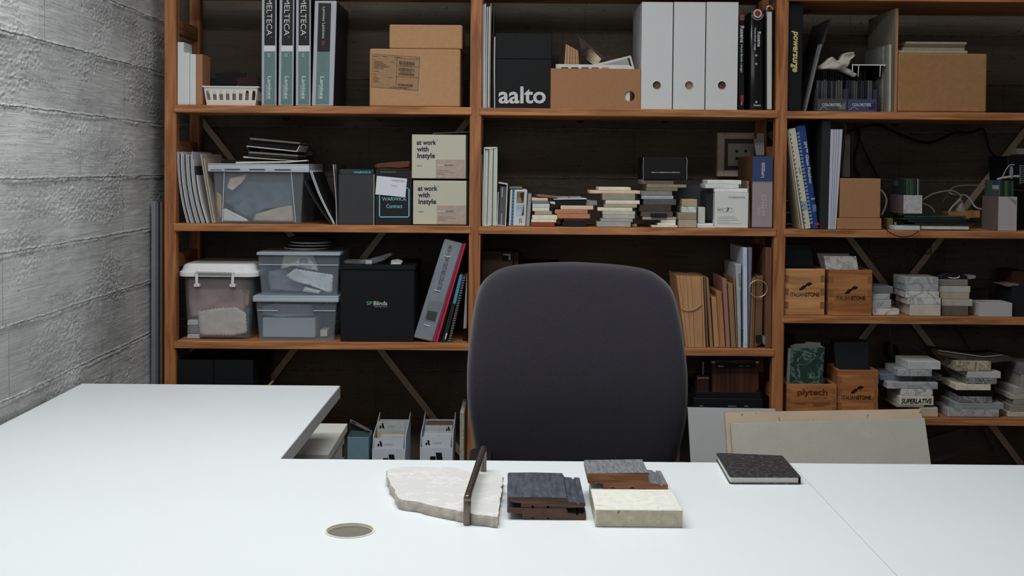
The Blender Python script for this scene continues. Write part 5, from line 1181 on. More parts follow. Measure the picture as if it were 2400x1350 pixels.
lean('paper_sheet','white folded paper with a dark dot behind the tall two-colour book','paper','a5',[(2165,210),(2190,205),(2190,165),(2245,165),(2245,330),(2185,330),(2175,260)],YO+.13,.004,M(140,140,134,k=1.6),base=None)
# ---- third shelf
b=S['s23']
T=thing('carton','dim brown carton with a black square label behind the chair','box')
make('box_body',gr('a8',(90,185,320,900),YO+.10,.14,base=b),M(58,42,28,k=1.8),T,bevel=.002)
panel(T,'square_label','a8',(244,196,312,262),YO+.10,ink); panel(T,'white_corner','a8',[(250,205),(305,205),(305,250),(290,250),(290,220),(250,214)],YO+.0994,M(150,150,146))
box('carton','black carton behind the chair top beside the dim brown one','box','a8',(368,268,672,900),YO+.12,.12,M(10,10,11),base=b)
box('carton','narrow dim brown carton edge beside the labelled carton behind the chair','box','a8',(322,190,362,900),YO+.11,.12,M(52,38,26,k=1.7),base=b)
lean('rod','small cream edge peeping over the left shoulder of the chair','rod','a8',[(236,326),(262,330),(262,345),(240,340)],YO+.02,.02,M(190,176,150),base=None) if False else None
mdf=lambda r,g,b_:wood('timber_%d_%d'%(r,g),(r,g,b_),(min(255,r+26),g+22,b_+18),'z',k=1.5,rings=14)
m1=mdf(150,112,76); m2=mdf(122,90,60); m3=mdf(104,84,66); m4=mdf(140,94,62); m5=M(140,100,90,k=1.7); m6=mdf(118,92,66)
gt='upright timber samples on the third middle shelf'
tops=[215,252,330,366,388,480,508,522,550,583]; bots=[326,352,366,386,404,430,510,522,566,590]
its=[([(215,430),(250,450),(352,1250),(326,1250)],m1,'leftmost of the block of tan timber samples right of the chair',0),([(252,450),(330,450),(383,1250),(354,1250)],m1,'second wide tan timber sample right of the chair',.0),([(332,452),(386,452),(428,1250),(385,1250)],m1,'third tan timber sample in the block right of the chair',0),
 ([(388,455),(500,455),(520,1250),(430,1250)],m1,'widest tan timber sample at the right of the tan block',0),([(502,455),(518,452),(550,1250),(523,1250)],m1,'thin tan timber sample ending the tan block',0),
 ([(524,440),(545,440),(582,1240),(558,1240)],m3,'thin grey-brown timber sample after the tan block',.006),([(553,450),(582,455),(635,1245),(600,1245)],m2,'narrow brown timber sample between grey-brown and short ones',0),
 ([(612,665),(668,660),(704,1225),(645,1230)],m1,'short tan timber sample with a stepped head',.006),([(670,590),(730,590),(770,1215),(708,1218)],m4,'orange-brown timber sample of middle height',.008),
 ([(737,430),(785,445),(828,1222),(785,1222)],m5,'pinkish timber sample, tall and narrow',.0),([(798,500),(855,505),(892,1228),(840,1230)],m6,'brown weathered timber sample left of the white folder',0),([(864,445),(882,445),(912,1235),(899,1235)],m2,'thin tan strip touching the white folder',.002)]
for q,m,lab,dy in its: lean('timber_sample',lab,'timber sample','e7',q,YO+dy,.16,m,base=b,group=gt)
lean('timber_sample','grey translucent sheet behind the tan block right of the chair','sheet','e7',[(135,375),(190,378),(240,540),(210,700),(150,600)],YO+.17,.01,M(84,80,80,k=1.5))
c=[P('e7',x,y,YO-.004) for x,y in ((270,780),(320,805),(385,806),(440,785),(500,738))]
make('elastic_band',gtube(smooth(c),.0016,6),M(170,150,120,k=1.6),None,'pale elastic band sagging across the tan timber block','band')
T=thing('sample_book','white folder with black lettering leaning left of the pale blue book','sample book')
make('cover',gq('e7',[(887,298),(950,292),(948,1240),(920,1240)],YO,.18,b),M(150,154,154,k=1.7),T,bevel=.001)
txt(T,'Veneered 2022','e7',[(922,385),(940,385),(946,548),(928,548)],YO,ink,-90,.01); txt(T,'Timber','e7',[(944,1020),(972,1020),(974,1165),(950,1165)],YO,ink,-90,.02); panel(T,'rule_line','e7',[(938,570),(942,570),(956,985),(952,985)],YO,ink)
T=thing('sample_book','tall pale blue-white book standing highest among the timber samples','sample book')
make('cover',gq('e7',[(972,122),(1018,122),(1024,1256),(978,1256)],YO-.004,.20,b),M(176,182,198,k=1.7,var=.02),T,bevel=.001)
txt(T,'Creative Timber Range','e7',[(988,175),(1000,175),(1001,305),(989,305)],YO-.008,M(90,94,110),-90); txt(T,'Volume 2','e7',[(992,655),(1001,655),(1003,735),(994,735)],YO-.008,M(110,112,128),-90); txt(T,'range','e7',[(992,1175),(1004,1175),(1005,1212),(993,1212)],YO-.008,ink,-90,.01)
lean('sample_book','grey-blue book just behind the tall pale blue one','sample book','e7',[(1024,106),(1074,108),(1066,440),(1038,1235),(1030,1240)],YO+.004,.19,M(104,106,120,k=1.7),base=b)
lean('timber_sample','first thin brown panel behind the metal ring','timber sample','e7',[(1076,450),(1093,450),(1073,1236),(1047,1236)],YO+.0,.15,m6,base=b,group='thin panels on the metal ring') 
lean('timber_sample','second thin brown panel behind the metal ring','timber sample','e7',[(1098,440),(1114,440),(1088,1236),(1076,1236)],YO+.002,.15,m2,base=b,group='thin panels on the metal ring')
lean('timber_sample','wide dark brown panel to the right behind the metal ring','timber sample','e7',[(1120,430),(1200,425),(1185,1190),(1118,1230),(1090,1234)],YO+.01,.14,mdf(84,58,40),base=b,group='thin panels on the metal ring')
c=P('e7',1142,562,YO-.006); ra=P('e7',1245,562,YO-.006).x-c.x
make('metal_ring',gtube([(c.x+ra*math.cos(k/48*6.283),YO-.006+.0,c.z+ra*.94*math.sin(k/48*6.283)) for k in range(48)],.0013,8,closed=True),M(200,186,160,k=1.6,metal=.7,rough=.25),None,'large thin metal ring hanging across the brown panels near the right post','ring',sm=True)
T=thing('clip','small black and grey clip at the foot of the dark brown panels','clip')
make('clip_body',gq('e7',[(1118,1092),(1185,1085),(1190,1170),(1120,1165)],YO+.002,.02),M(20,22,22),T); make('clip_end',gq('e7',[(1190,1088),(1225,1105),(1225,1202),(1192,1180)],YO+.0,.03),M(110,112,106,k=1.6),T)
lean('timber_sample','tallest dark reddish brown panel against the right post','timber sample','e7',[(1245,115),(1315,118),(1308,1252),(1238,1252)],YO,.17,mdf(92,60,44),base=b,group=gt)
# ---- fourth: trays behind the leaning slabs
b=S['s24']
k1=M(20,21,23,k=1.6,rough=.4)
T=thing('sample_case','large black lidded case with tiny white print at the bottom of the middle bay','case')
x0,x1,z0,z1=rct('d3',(562,890,1950,1300),YO,base=b)
make('case_body',gbox(x0,x1,YO,YO+.26,z0,z1),k1,T,bevel=.002)
for s,r in (('Bondi',(685,1030,752,1046)),('Reconstituted',(1255,1034,1418,1052)),('Timber',(1578,1034,1660,1052))): txt(T,s,'d3',r,YO,inkw,0,.01)
T=thing('sample_tray','black tray on the black case, holding the brown veneer panels','tray')
x0,x1,y0_,y1_=rct('d3',(602,762,1915,888),YO+.004,base=z1+.0005)
make('tray_body',gtray(x0,x1,YO+.004,YO+.25,z1+.0005,P('d3',1200,762,YO+.004).z,.003),k1,T,bevel=.001)
zb=z1+.004; Yv=YO+.02
T=thing('veneer_board','dark brown timber board with a black printed band across its head','panel')
make('panel_board',gq('d3',[(930,175),(1875,175),(1875,850),(930,850)],Yv+.03,.02,zb),wood('walnut_panel',(50,28,20),(84,50,36),'z',k=1.8,rings=12),T,bevel=.001)
panel(T,'printed_band','d3',(1000,182,1815,290),Yv+.03,M(26,26,27,k=1.5),.0012); txt(T,'Bond','d3',(1062,222,1160,258),Yv+.0288,inkw,0,.03); txt(T,'American','d3',(1475,230,1558,248),Yv+.0288,inkw,0,.01); txt(T,'Walnut','d3',(1608,230,1700,248),Yv+.0288,M(170,170,170))
for x in (930,1815): make('corner_clip',gq('d3',[(x-2,145),(x+62,145),(x+62,182),(x-2,182)],Yv+.028,.022),M(190,156,140,k=1.7),T)
T=thing('timber_block','small dark red-brown block with a pale strap standing up from it','block')
make('block_body',gq('d3',[(632,490),(870,492),(882,850),(628,850)],Yv+.02,.06,zb),M(52,28,30,k=1.6),T,bevel=.001)
make('strap',gq('d3',[(738,150),(775,150),(765,475),(732,475)],Yv+.05,.003),M(130,130,132,k=1.6),T); make('top_edge',gq('d3',[(640,474),(870,474),(880,490),(636,490)],Yv+.018,.06),M(160,120,118,k=1.6),T)
lean('timber_strip','slim tan timber strip standing at the right in the bottom of the middle bay','strip','d3',[(2022,230),(2085,235),(2072,1300),(2008,1300)],YO+.01,.12,m1,base=b)
lean('timber_strip','thin glinting strip standing just right of the chair back','strip','d3',[(415,150),(460,150),(445,1300),(415,1300)],YO+.01,.05,M(96,80,80,k=1.6),base=b)
# ================================================================ right bay
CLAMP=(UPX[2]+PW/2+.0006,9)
b=S['s31']
T=thing('ring_binder','tall black binder lettered in gold script against the right post','binder')
make('cover',gq('a3',[(102,26),(245,26),(228,1066),(92,1066)],YO,.26,b),M(15,18,22,k=1.5,rough=.5),T,bevel=.001)
txt(T,'powersurge','a3',[(146,298),(208,298),(200,700),(132,700)],YO,M(196,176,110,k=1.6),-90,.03,.25)
lean('sheet_sample','dark grey glossy panel leaning right, the taller of the two','panel','a3',[(515,150),(530,160),(262,1052),(240,1056)],YO+.05,.2,M(56,56,58,k=1.6,rough=.3),base=b,group='leaning dark panels')
lean('sheet_sample','thin pale-edged panel leaning right, the shorter of the two','panel','a3',[(428,398),(443,402),(290,1052),(270,1054)],YO+.012,.034,M(104,104,102,k=1.7),base=b,group='leaning dark panels')
lean('wire_stand','black thin stand behind the taller leaning panel','stand','a3',[(255,130),(350,90),(356,98),(258,140)],YO+.2,.01,black)
chips=[M(52,54,62,k=1.6),M(40,42,46,k=1.6),M(66,66,70,k=1.6),M(34,34,36,k=1.6),M(74,74,72,k=1.6),M(28,30,36,k=1.6)]
def steelbox(xa,xb,yt,col,lab,ftop,rtop,chip_lab,grp,dk_):
    T=thing('chip_box',lab,'box','steel chip boxes')
    x0,x1,z0,z1=rct('a3',(xa,yt,xb,1072),YO,base=b)
    make('front_panel',gbox(x0,x1,YO,YO+.003,z0,z1),col,T)
    make('side_panel',gj(gbox(x0,x0+.002,YO+.0031,YO+.16,z0,z1+.03),gbox(x1-.002,x1,YO+.0031,YO+.16,z0,z1+.03),gbox(x0+.002,x1-.002,YO+.158,YO+.16,z0,z1+.03),gbox(x0+.002,x1-.002,YO+.0031,YO+.158,z0,z0+.002)),col,T)
    txt(T,'COLORSTEEL','a3',(xa+44,1002,xa+230,1030),YO,inkw,0,.015)
    panel(T,'swoosh','a3',[(xb-12,990),(xb-12,1060),(xb-85,1060),(xb-60,1020)],YO,dk_)
    pts=[P('a3',xa+20+80*t,1066-28*math.sin(t*3.14)*.9,YO-.0006) for t in [k/12 for k in range(13)]]
    make('arc_logo',gtube(pts,.0009,6),M(150,150,160,k=1.6),T)
    random.seed(xa)
    n=11; xs=x0+.004; wt=(x1-x0-.008)/n
    for row,(Yc,tp,nm) in enumerate(((YO+.03,ftop,'front'),(YO+.09,rtop,'back'))):
        zt=P('a3',(xa+xb)/2,tp,Yc).z
        for i in range(n):
            make('steel_chip',gbox(xs+i*wt,xs+i*wt+wt*random.uniform(.5,.9),Yc,Yc+.045,b+.0035,zt+random.uniform(-.003,.001)),random.choice(chips),None,f'dark steel colour chip, {names_[i]} from the left in the {nm} row of the {chip_lab} box','colour chip',grp)
steelbox(398,682,960,M(62,64,66,k=1.7,var=.03),'grey-fronted box of dark steel colour chips with white print',778,680,'grey','chips in the grey box',M(96,98,98,k=1.6))
steelbox(690,972,962,M(58,62,92,k=1.7,var=.03),'blue-fronted box of dark steel colour chips with white print',780,690,'blue','chips in the blue box',M(36,38,62,k=1.6))
# rag
zr=P('a3',530,672,YO+.05).z
pts=dens([(415,640),(470,610),(540,550),(560,560),(555,600),(640,570),(680,510),(760,500),(768,540),(720,580),(690,650),(640,660),(740,690),(778,720),(760,745),(730,725),(620,672),(500,665),(430,662)],2)
patch('crumpled off-white rag slumped over the grey chip box','a3',pts,YO+.02,.05,M(150,146,134,k=1.9,rough=.95,bump=.5),0,'rag','rag',wav=.010,seed=31)
# aluminium profile
prof=[(732,624),(1072,626),(1072,700),(1062,700),(1062,636),(1050,636),(1050,644),(1042,644),(1042,636),(1012,636),(1005,745),(999,745),(1003,636),(802,634),(794,742),(788,742),(793,634),(776,634),(776,640),(768,640),(768,633),(742,633),(741,700),(733,700)]
p=[P('a3',x,y,YO+.015) for x,y in prof]; g=gprismY([(q.x,q.z) for q in p],YO+.015,YO+.26); g[2][0]=1; g[2][1]=1
make('metal_profile',g,[M(18,18,19,k=1.5,rough=.3),M(200,200,198,k=1.6,rough=.3)],None,'black channel-shaped metal profile with a bright cut end, above the chip boxes','metal profile')
# boards
gbd='upright boards left of the right-hand carton'
bd=M(112,106,94,k=1.8,var=.08,scale=14)
a_=P('a3',1148,580,YO).x; c_=P('a3',1175,580,YO).x; z1=P('a3',1160,82,YO).z
g=[gbox(a_+.0015,c_,YO,YO+.25,b,z1)]
gs=[]
for k in range(5): gs.append(gbox(a_,a_+.0014,YO+.052*k+.001,YO+.052*k+.050,b,z1))
T=thing('cladding_sample','tall grooved board seen edge-on, with a tan front edge','board',gbd)
make('board_core',gj(*g),wood('board_edge_tan',(126,88,62),(160,116,84),'z',k=1.6),T); make('grooved_face',gj(*gs),bd,T,label='pale grooved face of the board')
for xa,xb,ya,m,lab,dy,dd in ((1094,1118,420,M(146,144,132,k=1.9),'pale thin board in front of the tall grooved one',0,.2),(1074,1090,424,M(104,104,94,k=1.8),'grey-green board second in front of the tall grooved one',.002,.2),(1120,1138,430,M(120,96,80,k=1.7),'tan board edge between the pale board and grooved board',.006,.18)):
    lean('sample_board',lab,'board','a3',[(xa,ya),(xb,ya),(xb-6,1074),(xa-6,1074)],YO+dy,dd,m,base=b,group=gbd)
x_=P('a3',1071,700,YO+.03).x
T=thing('tile_board','speckled grey board with dark lettering facing left beside the metal profile','board',gbd)
make('board_face',gbox(x_-.014,x_-.009,YO+.03,YO+.2,b,P('a3',1050,450,YO+.03).z),M(104,104,100,k=1.8,var=.3,scale=120),T)
# carton
T=thing('carton','plain brown carton with worn edges at the right of the top shelf, boards on top','box')
x0,x1,z0,z1=rct('a3',(1180,518,2042,1075),YO,base=b)
make('box_body',gbox(x0,x1,YO,YO+.24,z0,z1),M(138,102,66,k=1.75,rough=.9,var=.10,scale=60,dots=((112,80,52),30,.72)),T,bevel=.004)
stack('a3',z1+.0006,YO+.02,[(1165,1855,489,M(142,136,122,k=1.7),'long pale board',-.01),(1222,1828,460,M(132,124,104,k=1.7),'cream board'),(1240,1832,430,M(92,80,62,k=1.7),'brown board'),(1258,1848,405,M(136,128,110,k=1.7),'cream board')],'the boards on the top-shelf right carton','boards on the right carton',name='sample_board',cat='board',depth=.16)
# ---- second shelf
b=S['s32']
T=thing('sample_rack','dark rack of shallow trays with pale rims against the right post','rack')
for k,y in enumerate((485,640,760,870,985,1095)):
    make('tray_edge',gq('a6',[(60,y-8),(210,y-4),(210,y+10),(60,y+8)],YO+.10,.12),M(104,100,94,k=1.5),T)
make('rack_body',gq('a6',[(62,440),(215,440),(215,1150),(62,1150)],YO+.115,.12,b),M(18,17,16),T)
gs2='spiral books and binders leaning at the left of the second right shelf'
crm=M(176,172,156,k=1.7,var=.04); crm2=M(150,142,122,k=1.7)
lean('sample_book','cream book leaning nearest the right post','sample book','a6',[(98,188),(104,182),(240,1146),(230,1146)],YO,.095,crm2,base=b,group=gs2)
lean('sample_book','cream book leaning second from the right post','sample book','a6',[(108,182),(117,180),(268,1146),(250,1146)],YO,.095,crm,base=b,group=gs2)
T=thing('spiral_book','white ring-bound book with punched holes leaning left of the blue one','sample book',gs2)
make('cover',gq('a6',[(119,178),(184,166),(334,1140),(280,1148)],YO,.095,b),crm,T,bevel=.001)
for k in range(22):
    t=k/21; x=134+(275-134)*t; y=230+(1085-230)*t; panel(T,'punched_hole','a6',[(x-5,y-6),(x+5,y-8),(x+6,y+6),(x-4,y+8)],YO,M(34,34,34),.0004)
panel(T,'pale_blue_label','a6',[(238,880),(288,875),(300,960),(252,968)],YO,M(120,140,156,k=1.6),.0004)
txt(T,'GLASS','a6',[(212,548),(228,546),(240,612),(224,614)],YO,ink,-90)
T=thing('spiral_book','bright blue ring-bound book with white lettering leaning in the second right shelf','sample book',gs2)
make('cover',gq('a6',[(192,150),(280,138),(408,1140),(345,1148)],YO,.095,b),M(30,58,110,k=1.6,var=.04),T,bevel=.001)
for k in range(26):
    t=k/25; x=208+(338-208)*t; y=220+(1085-220)*t; panel(T,'wire_ring','a6',[(x-12,y-8),(x+14,y-10),(x+14,y-5),(x-12,y-3)],YO,M(170,180,200,k=1.6),.0008); panel(T,'wire_ring','a6',[(x-12,y+4),(x+14,y+2),(x+14,y+7),(x-12,y+9)],YO,M(170,180,200,k=1.6),.0008)
txt(T,'3M™ Glass Finishes','a6',[(262,298),(292,296),(346,700),(318,704)],YO,inkw,-90,.015)
panel(T,'magenta_mark','a6',[(368,1088),(408,1082),(411,1106),(372,1112)],YO,M(150,30,70)); panel(T,'small_print','a6',[(335,850),(370,846),(371,856),(336,860)],YO,M(150,160,180)); panel(T,'small_print','a6',[(345,910),(382,905),(388,975),(352,980)],YO,M(90,110,150,k=1.5,var=.5,scale=400))
lean('sample_book','black book standing behind the blue ring-bound book','sample book','a6',[(200,114),(322,112),(285,1142),(275,1142),(245,400)],YO+.10,.14,black,base=None,group=gs2)
lean('ring_binder','dark grey binder spine left of the white books','binder','a6',[(445,86),(526,86),(498,1150),(418,1150)],YO,.23,M(34,36,38,k=1.6),base=b,group=gs2)
gw='four slim white books in the second right shelf'
e=[(525,500),(560,528),(585,545),(612,560),(645,580)]
for k in range(4):
    lean('sample_book',['leftmost','second','third','rightmost'][k]+' of the four slim white books beside the brown carton','sample book','a6',[(e[k][0]+1,185),(e[k+1][0]-2,185),(e[k+1][1]-2,1156),(e[k][1]+1,1156)],YO,.2,M(160,162,172,k=1.8,var=.02),base=b,group=gw)
make('sample_sheet',gq('a6',[(640,560),(672,240),(690,225),(713,235),(710,640),(640,640)],YO+.10,.004),M(104,100,94,k=1.7),None,'grey translucent rounded sheet standing behind the brown carton','sheet')
T=thing('carton','brown two-part cardboard carton beside the slim white books','box')
zl=P('a6',800,1040,YO).z
x0=P('a6',617,850,YO).x; x1=P('a6',1012,850,YO).x; zt=P('a6',800,655,YO).z; x0b=P('a6',590,1090,YO).x; x1b=P('a6',1020,1090,YO).x
make('box_top',gbox(x0,x1,YO+.002,YO+.198,zl+.0005,zt),card_d,T,bevel=.0015); make('box_base',gbox(x0b,x1b,YO,YO+.2,b,zl),card_d,T,bevel=.0015)
# glass sample boxes
tp_=M(104,92,90,k=1.5,var=.04)
def glassbox(v,front,xs,lab,top,zb,Y,d,glassx,marble=False,gl_top=0,lft=None):
    T=thing('glass_sample_box',lab,'box','open boxes of glass samples')
    x0,x1,z0,z1=rct(v,front,Y,base=zb)
    m_f=veined('box_marble_paper',(150,148,148),(116,112,114),scale=25,width=.04,rough=.6) if marble else M(148,142,142,k=1.85,var=.02)
    t=.003
    make('front_panel',gbox(x0,x1,Y,Y+t,z0,z1),m_f,T)
    make('side_panel',gj(gbox(x0,x0+t,Y+t+.0001,Y+d,z0,z1),gbox(x1-t,x1,Y+t+.0001,Y+d,z0,z1),gbox(x0+t,x1-t,Y+d-t,Y+d,z0,z1),gbox(x0+t,x1-t,Y+t+.0001,Y+d-t,z0,z0+t)),M(92,82,80,k=1.8),T)
    return T,x0,x1,z0,z1
gcol=[M(56,78,46,k=1.6,rough=.1,spec=.9),M(40,62,50,k=1.6,rough=.1,spec=.9),M(70,86,52,k=1.6,rough=.1,spec=.9),M(30,34,30,k=1.6,rough=.1,spec=.9),M(120,130,120,k=1.6,rough=.1,spec=.9)]
def glasses(v,xs,yt,zb,Y,d,where,grp,yb_):
    for k,(xa,xb,ci_) in enumerate(xs):
        lean('glass_sample',f'upright glass sample with {["green","dark green","olive","black","clear"][ci_]} edge, {names_[k]} from the left in {where}','glass sample',v,[(xa,yt+(k%3)*4),(xb,yt+(k%2)*5),(xb,yb_),(xa,yb_)],Y,d,gcol[ci_],base=zb,group=grp)
stone_zb=b
# left glass box sits on glass sheets
zs=P('e6',640,800,YO+.02).z
T,x0,x1,z0,z1=glassbox('e6',(520,517,808,790),None,'left open box with a white veined front holding green glass samples',517,zs,YO+.02,.12,None,True)
glasses('e6',[(562,582,0),(585,615,1),(620,650,0),(655,690,1),(695,725,3),(735,755,4),(760,790,3)],262,z0+.0035,YO+.03,.06,'the left glass box','glass samples in the left box',785)
T=thing('sample_card','dark blue-green card along the left side of the left glass box','card')
zc_=P('e6',520,262,YO+.03).z
make('card_sheet',gbox(x0+.0035,x0+.0075,YO+.03,YO+.135,z0+.0035,zc_),M(34,44,44,k=1.5),T)
make('label_card',gbox(x0+.0028,x0+.0034,YO+.085,YO+.125,zc_-.022,zc_-.005),M(70,74,72,k=1.6),T)
T2,x0,x1,z0,z1=glassbox('e6',(2003,540,2288,1057),None,'right open box with a plain pale front, taller than the left one, holding glass samples',540,b,YO,.12,None)
dg_=gq('e6',[(2150,545),(2280,600),(2275,665),(2230,630)],YO-.0008,.0004); make('pencil_hatching',dg_,M(120,116,116,k=1.7),T2)
glasses('e6',[(2040,2062,1),(2065,2095,3),(2100,2150,0),(2155,2200,3),(2205,2240,1)],285,z0+.0035,YO+.012,.05,'the right glass box','glass samples in the right box',1050)
T=thing('sample_card','grey-green card with a white label at the back of the right glass box','card')
zc_=P('e6',2003,285,YO+.01).z
make('card_sheet',gbox(x0+.0035,x0+.0075,YO+.008,YO+.112,z0+.0035,zc_),M(64,78,68,k=1.6),T)
make('white_label',gbox(x0+.0029,x0+.0034,YO+.01,YO+.055,zc_-.026,zc_-.014),M(150,148,140,k=1.6),T); make('blue_label',gbox(x0+.0029,x0+.0034,YO+.01,YO+.052,zc_-.0135,zc_-.002),M(44,58,90,k=1.6),T)
# things between
T=thing('white_sample','thick white sample lying at the shelf front below the left glass box','sample')
make('block_body',gr('e6',(385,998,780,1076),YO-.012,.055,base=b),M(172,174,176,k=1.75,var=.02),T,bevel=.001)
box('sample_board','white-edged board under the stack of glass sheets','board','e6',(805,1006,1545,1040),YO,.12,M(176,168,160,k=1.7),base=b+.002)
zz=P('e6',1100,1006,YO).z+.0006
gsc=[M(40,52,48,k=1.6,rough=.08,spec=.9,var=.6,scale=90),M(26,32,34,k=1.6,rough=.08,spec=.9,var=.6,scale=120),M(52,60,56,k=1.6,rough=.08,spec=.9,var=.7,scale=140),M(30,44,40,k=1.6,rough=.08,spec=.9),M(44,56,48,k=1.6,rough=.08,spec=.9,var=.5)]
stack('e6',zz,YO+.004,[(560,1600,975,gsc[2],'speckled glass sheet'),(700,1640,945,gsc[1],'dark speckled glass sheet'),(600,1500,905,gsc[1],'black glass sheet'),(520,1560,870,gsc[3],'dark green glass sheet'),(540,1480,838,gsc[4],'green-edged glass sheet'),(470,1000,802,gsc[1],'short black glass sheet')],'the glass sheets between the boxes','glass sheets between the boxes',name='glass_sheet',cat='glass sheet',depth=.10)
make('brass_fitting',gj(gq('e6',[(375,940),(385,935),(395,975),(378,975)],YO+.05,.004),gq('e6',[(398,935),(408,940),(405,975),(393,975)],YO+.05,.004)),M(190,180,110,k=1.6,metal=.6,rough=.3),None,'small brass two-pronged fitting on the white block','fitting')
box('yellow_box','small olive-yellow box behind the white block','box','e6',(262,880,355,980),YO+.07,.04,M(110,110,60,k=1.6),base=b)
lean('timber_offcut','flat yellow-brown timber offcut between the glass sheets and right glass box','timber','e6',[(1220,782),(1500,765),(1715,755),(1715,865),(1500,875),(1480,840),(1225,830)],YO+.125,.06,mdf(120,88,46))
T=thing('plug','white round mains plug lying among the cables','plug')
c=P('e6',1425,765,YO+.14)
make('plug_body',glathe((c.x,YO+.15,c.z),[(.0165,0),(.0165,.008),(.012,.010),(.009,.022),(.005,.032),(.001,.033)],28),M(130,124,120,k=1.7,rough=.4),T)
wc_=M(136,132,128,k=1.7,rough=.4,var=.03); 
def cable(lab,v,pts,Y,r,m,grp='loose cables in the right bay',n=8):
    q=[]
    for i,p_ in enumerate(pts):
        yy=Y[i] if isinstance(Y,(list,tuple)) else Y
        q.append(P(v,p_[0],p_[1],yy))
    return make('cable',gtube(smooth(q,n),r,8),m,None,lab,'cable',grp,sm=True)
Yb=YB-.012
bc=M(12,12,13,k=1.5,rough=.5)
cable('black cable looping along the back wall across the second right shelf','a6',[(590,260),(690,205),(790,165),(985,135),(1180,220),(1440,305),(1600,270),(1740,205),(1880,210),(2000,175),(2040,290),(2080,400),(2215,520),(2260,560)],YB-.06,.0040,bc)
cable('black cable hanging down behind the brown two-part carton','a6',[(735,105),(770,150),(805,210),(785,340),(755,450),(765,560),(810,630)],YB-.05,.0036,bc)
cable('thin black cable slanting from the loop down to the carton corner','a6',[(756,150),(800,260),(880,440),(985,640),(1030,720)],YB-.055,.0028,bc)
cable('grey cable curving down over the slim white books','a6',[(650,100),(668,170),(660,270),(635,380),(620,520),(640,620)],YO+.235,.0022,M(120,116,110,k=1.7))
cable('pale cable arching out right of the brown carton','e6',[(150,425),(205,480),(250,580),(235,700),(175,830)],YO+.09,.0028,wc_)
cable('pale cable rising from the left glass box over the plug','e6',[(820,590),(960,505),(1120,460),(1250,445),(1340,470),(1400,510),(1425,560)],YO+.17,.0024,wc_)
cable('pale cable looping past the plug down to the right glass box','e6',[(1232,470),(1290,505),(1400,510),(1500,525),(1570,600),(1640,700),(1740,738)],[YO+.165,YO+.165,YO+.185,YO+.165,YO+.15,YO+.14,YO+.135],.0028,wc_)
cable('pale cable running level to the right glass box','e6',[(1240,440),(1290,400),(1400,370),(1560,360),(1730,365)],YO+.19,.0018,wc_)
cable('pale cable dropping straight from the plug to the glass sheets','e6',[(1410,565),(1340,640),(1270,710),(1220,790)],YO+.135,.0032,wc_)
cable('pale cable dipping left onto the glass sheets','e6',[(820,650),(890,670),(960,720),(1005,785)],YO+.15,.0026,wc_)
cable('grey cable behind the plug slanting to the left','e6',[(1240,450),(1190,530),(1120,640)],YO+.2,.0024,M(90,86,82,k=1.6))
cable('black cable sagging over the shelf edge under the white block','e6',[(210,1000),(262,1065),(340,1120),(440,1160),(560,1168),(660,1140),(745,1085),(752,1078)],[YO+.05]+[YS-.012]*6+[YS-.01],.0012,bc)
# device at far right
T=thing('label_printer','black electronic device with silver details at the far right edge','device')
make('device_body',gj(gq('d8',[(360,480),(560,470),(560,830),(380,800),(370,560)],YO+.06,.14)),M(16,18,20,k=1.6,rough=.25),T,bevel=.003)
make('silver_grille',gj(*[gq('d8',[(500,575+k*22),(545,575+k*22),(545,583+k*22),(500,583+k*22)],YO+.056,.004) for k in range(9)],gq('d8',[(498,570),(504,570),(504,770),(498,770)],YO+.055,.004)),M(140,144,148,k=1.6,metal=.5,rough=.3),T)
make('clear_knob',glathe((P('d8',408,650,YO+.05).x,YO+.05,P('d8',408,650,YO+.05).z),[(.004,-.018),(.006,0),(.004,.018)],16),M(110,112,112,k=1.6,rough=.1),T)
make('paper_roll',gq('d8',[(466,395),(560,395),(560,455),(470,455)],YO+.08,.05),M(130,124,118,k=1.7),T)
make('device_foot',gq('d8',[(380,830),(560,850),(560,1250),(470,1250),(465,905),(385,900)],YO+.09,.1,b),M(12,13,13,k=1.6,rough=.3),T)
cable('white cable with a flat connector running left from the black device','d8',[(258,722),(310,708),(370,698),(430,690),(490,692)],YO+.05,.0035,M(150,146,142,k=1.7))
cable('grey cable arching up to the black device','d8',[(315,695),(345,630),(375,585),(410,566),(440,572)],YO+.05,.0018,wc_)
# ---- third shelf
b=S['s33']
def crate(lab,v,front,Y,d,base,marks,m,grp='small wooden stone-sample crates',lp=True):
    T=thing('wooden_crate',lab,'crate',grp)
    x0,x1,z0,z1=rct(v,front,Y,base=base); t=.009
    make('front_panel',gbox(x0,x1,Y,Y+t,z0,z1),m,T,bevel=.0008)
    make('side_panel',gj(gbox(x0,x0+t,Y+t+.0002,Y+d-t,z0,z1-.001),gbox(x1-t,x1,Y+t+.0002,Y+d-t,z0,z1-.001)),pine_y2,T)
    make('back_panel',gbox(x0,x1,Y+d-t,Y+d,z0,z1),m,T); make('base_panel',gbox(x0+t,x1-t,Y+t+.0002,Y+d-t-.0002,z0,z0+t),m,T)
    n=7
    for k in range(n):  # box-joint end grain up both corners
        if k%2: 
            h_=(z1-z0)/n
            for xa in (x0-.0003,x1-.0122): make('joint_finger',gbox(xa,xa+.0125,Y-.0004,Y+.008,z0+k*h_,z0+(k+1)*h_),m_fin,T)
    return T
pine_y2=wood('crate_side',(118,76,48),(160,112,72),'y',k=1.4); m_fin=M(132,86,54,k=1.55,var=.15)
cw1=wood('crate_front_pale',(150,104,64),(190,140,92),'x',k=1.45,rings=26); cw2=wood('crate_front_orange',(136,84,48),(174,118,72),'x',k=1.45,rings=22)
burn=M(34,22,16,k=1.3)
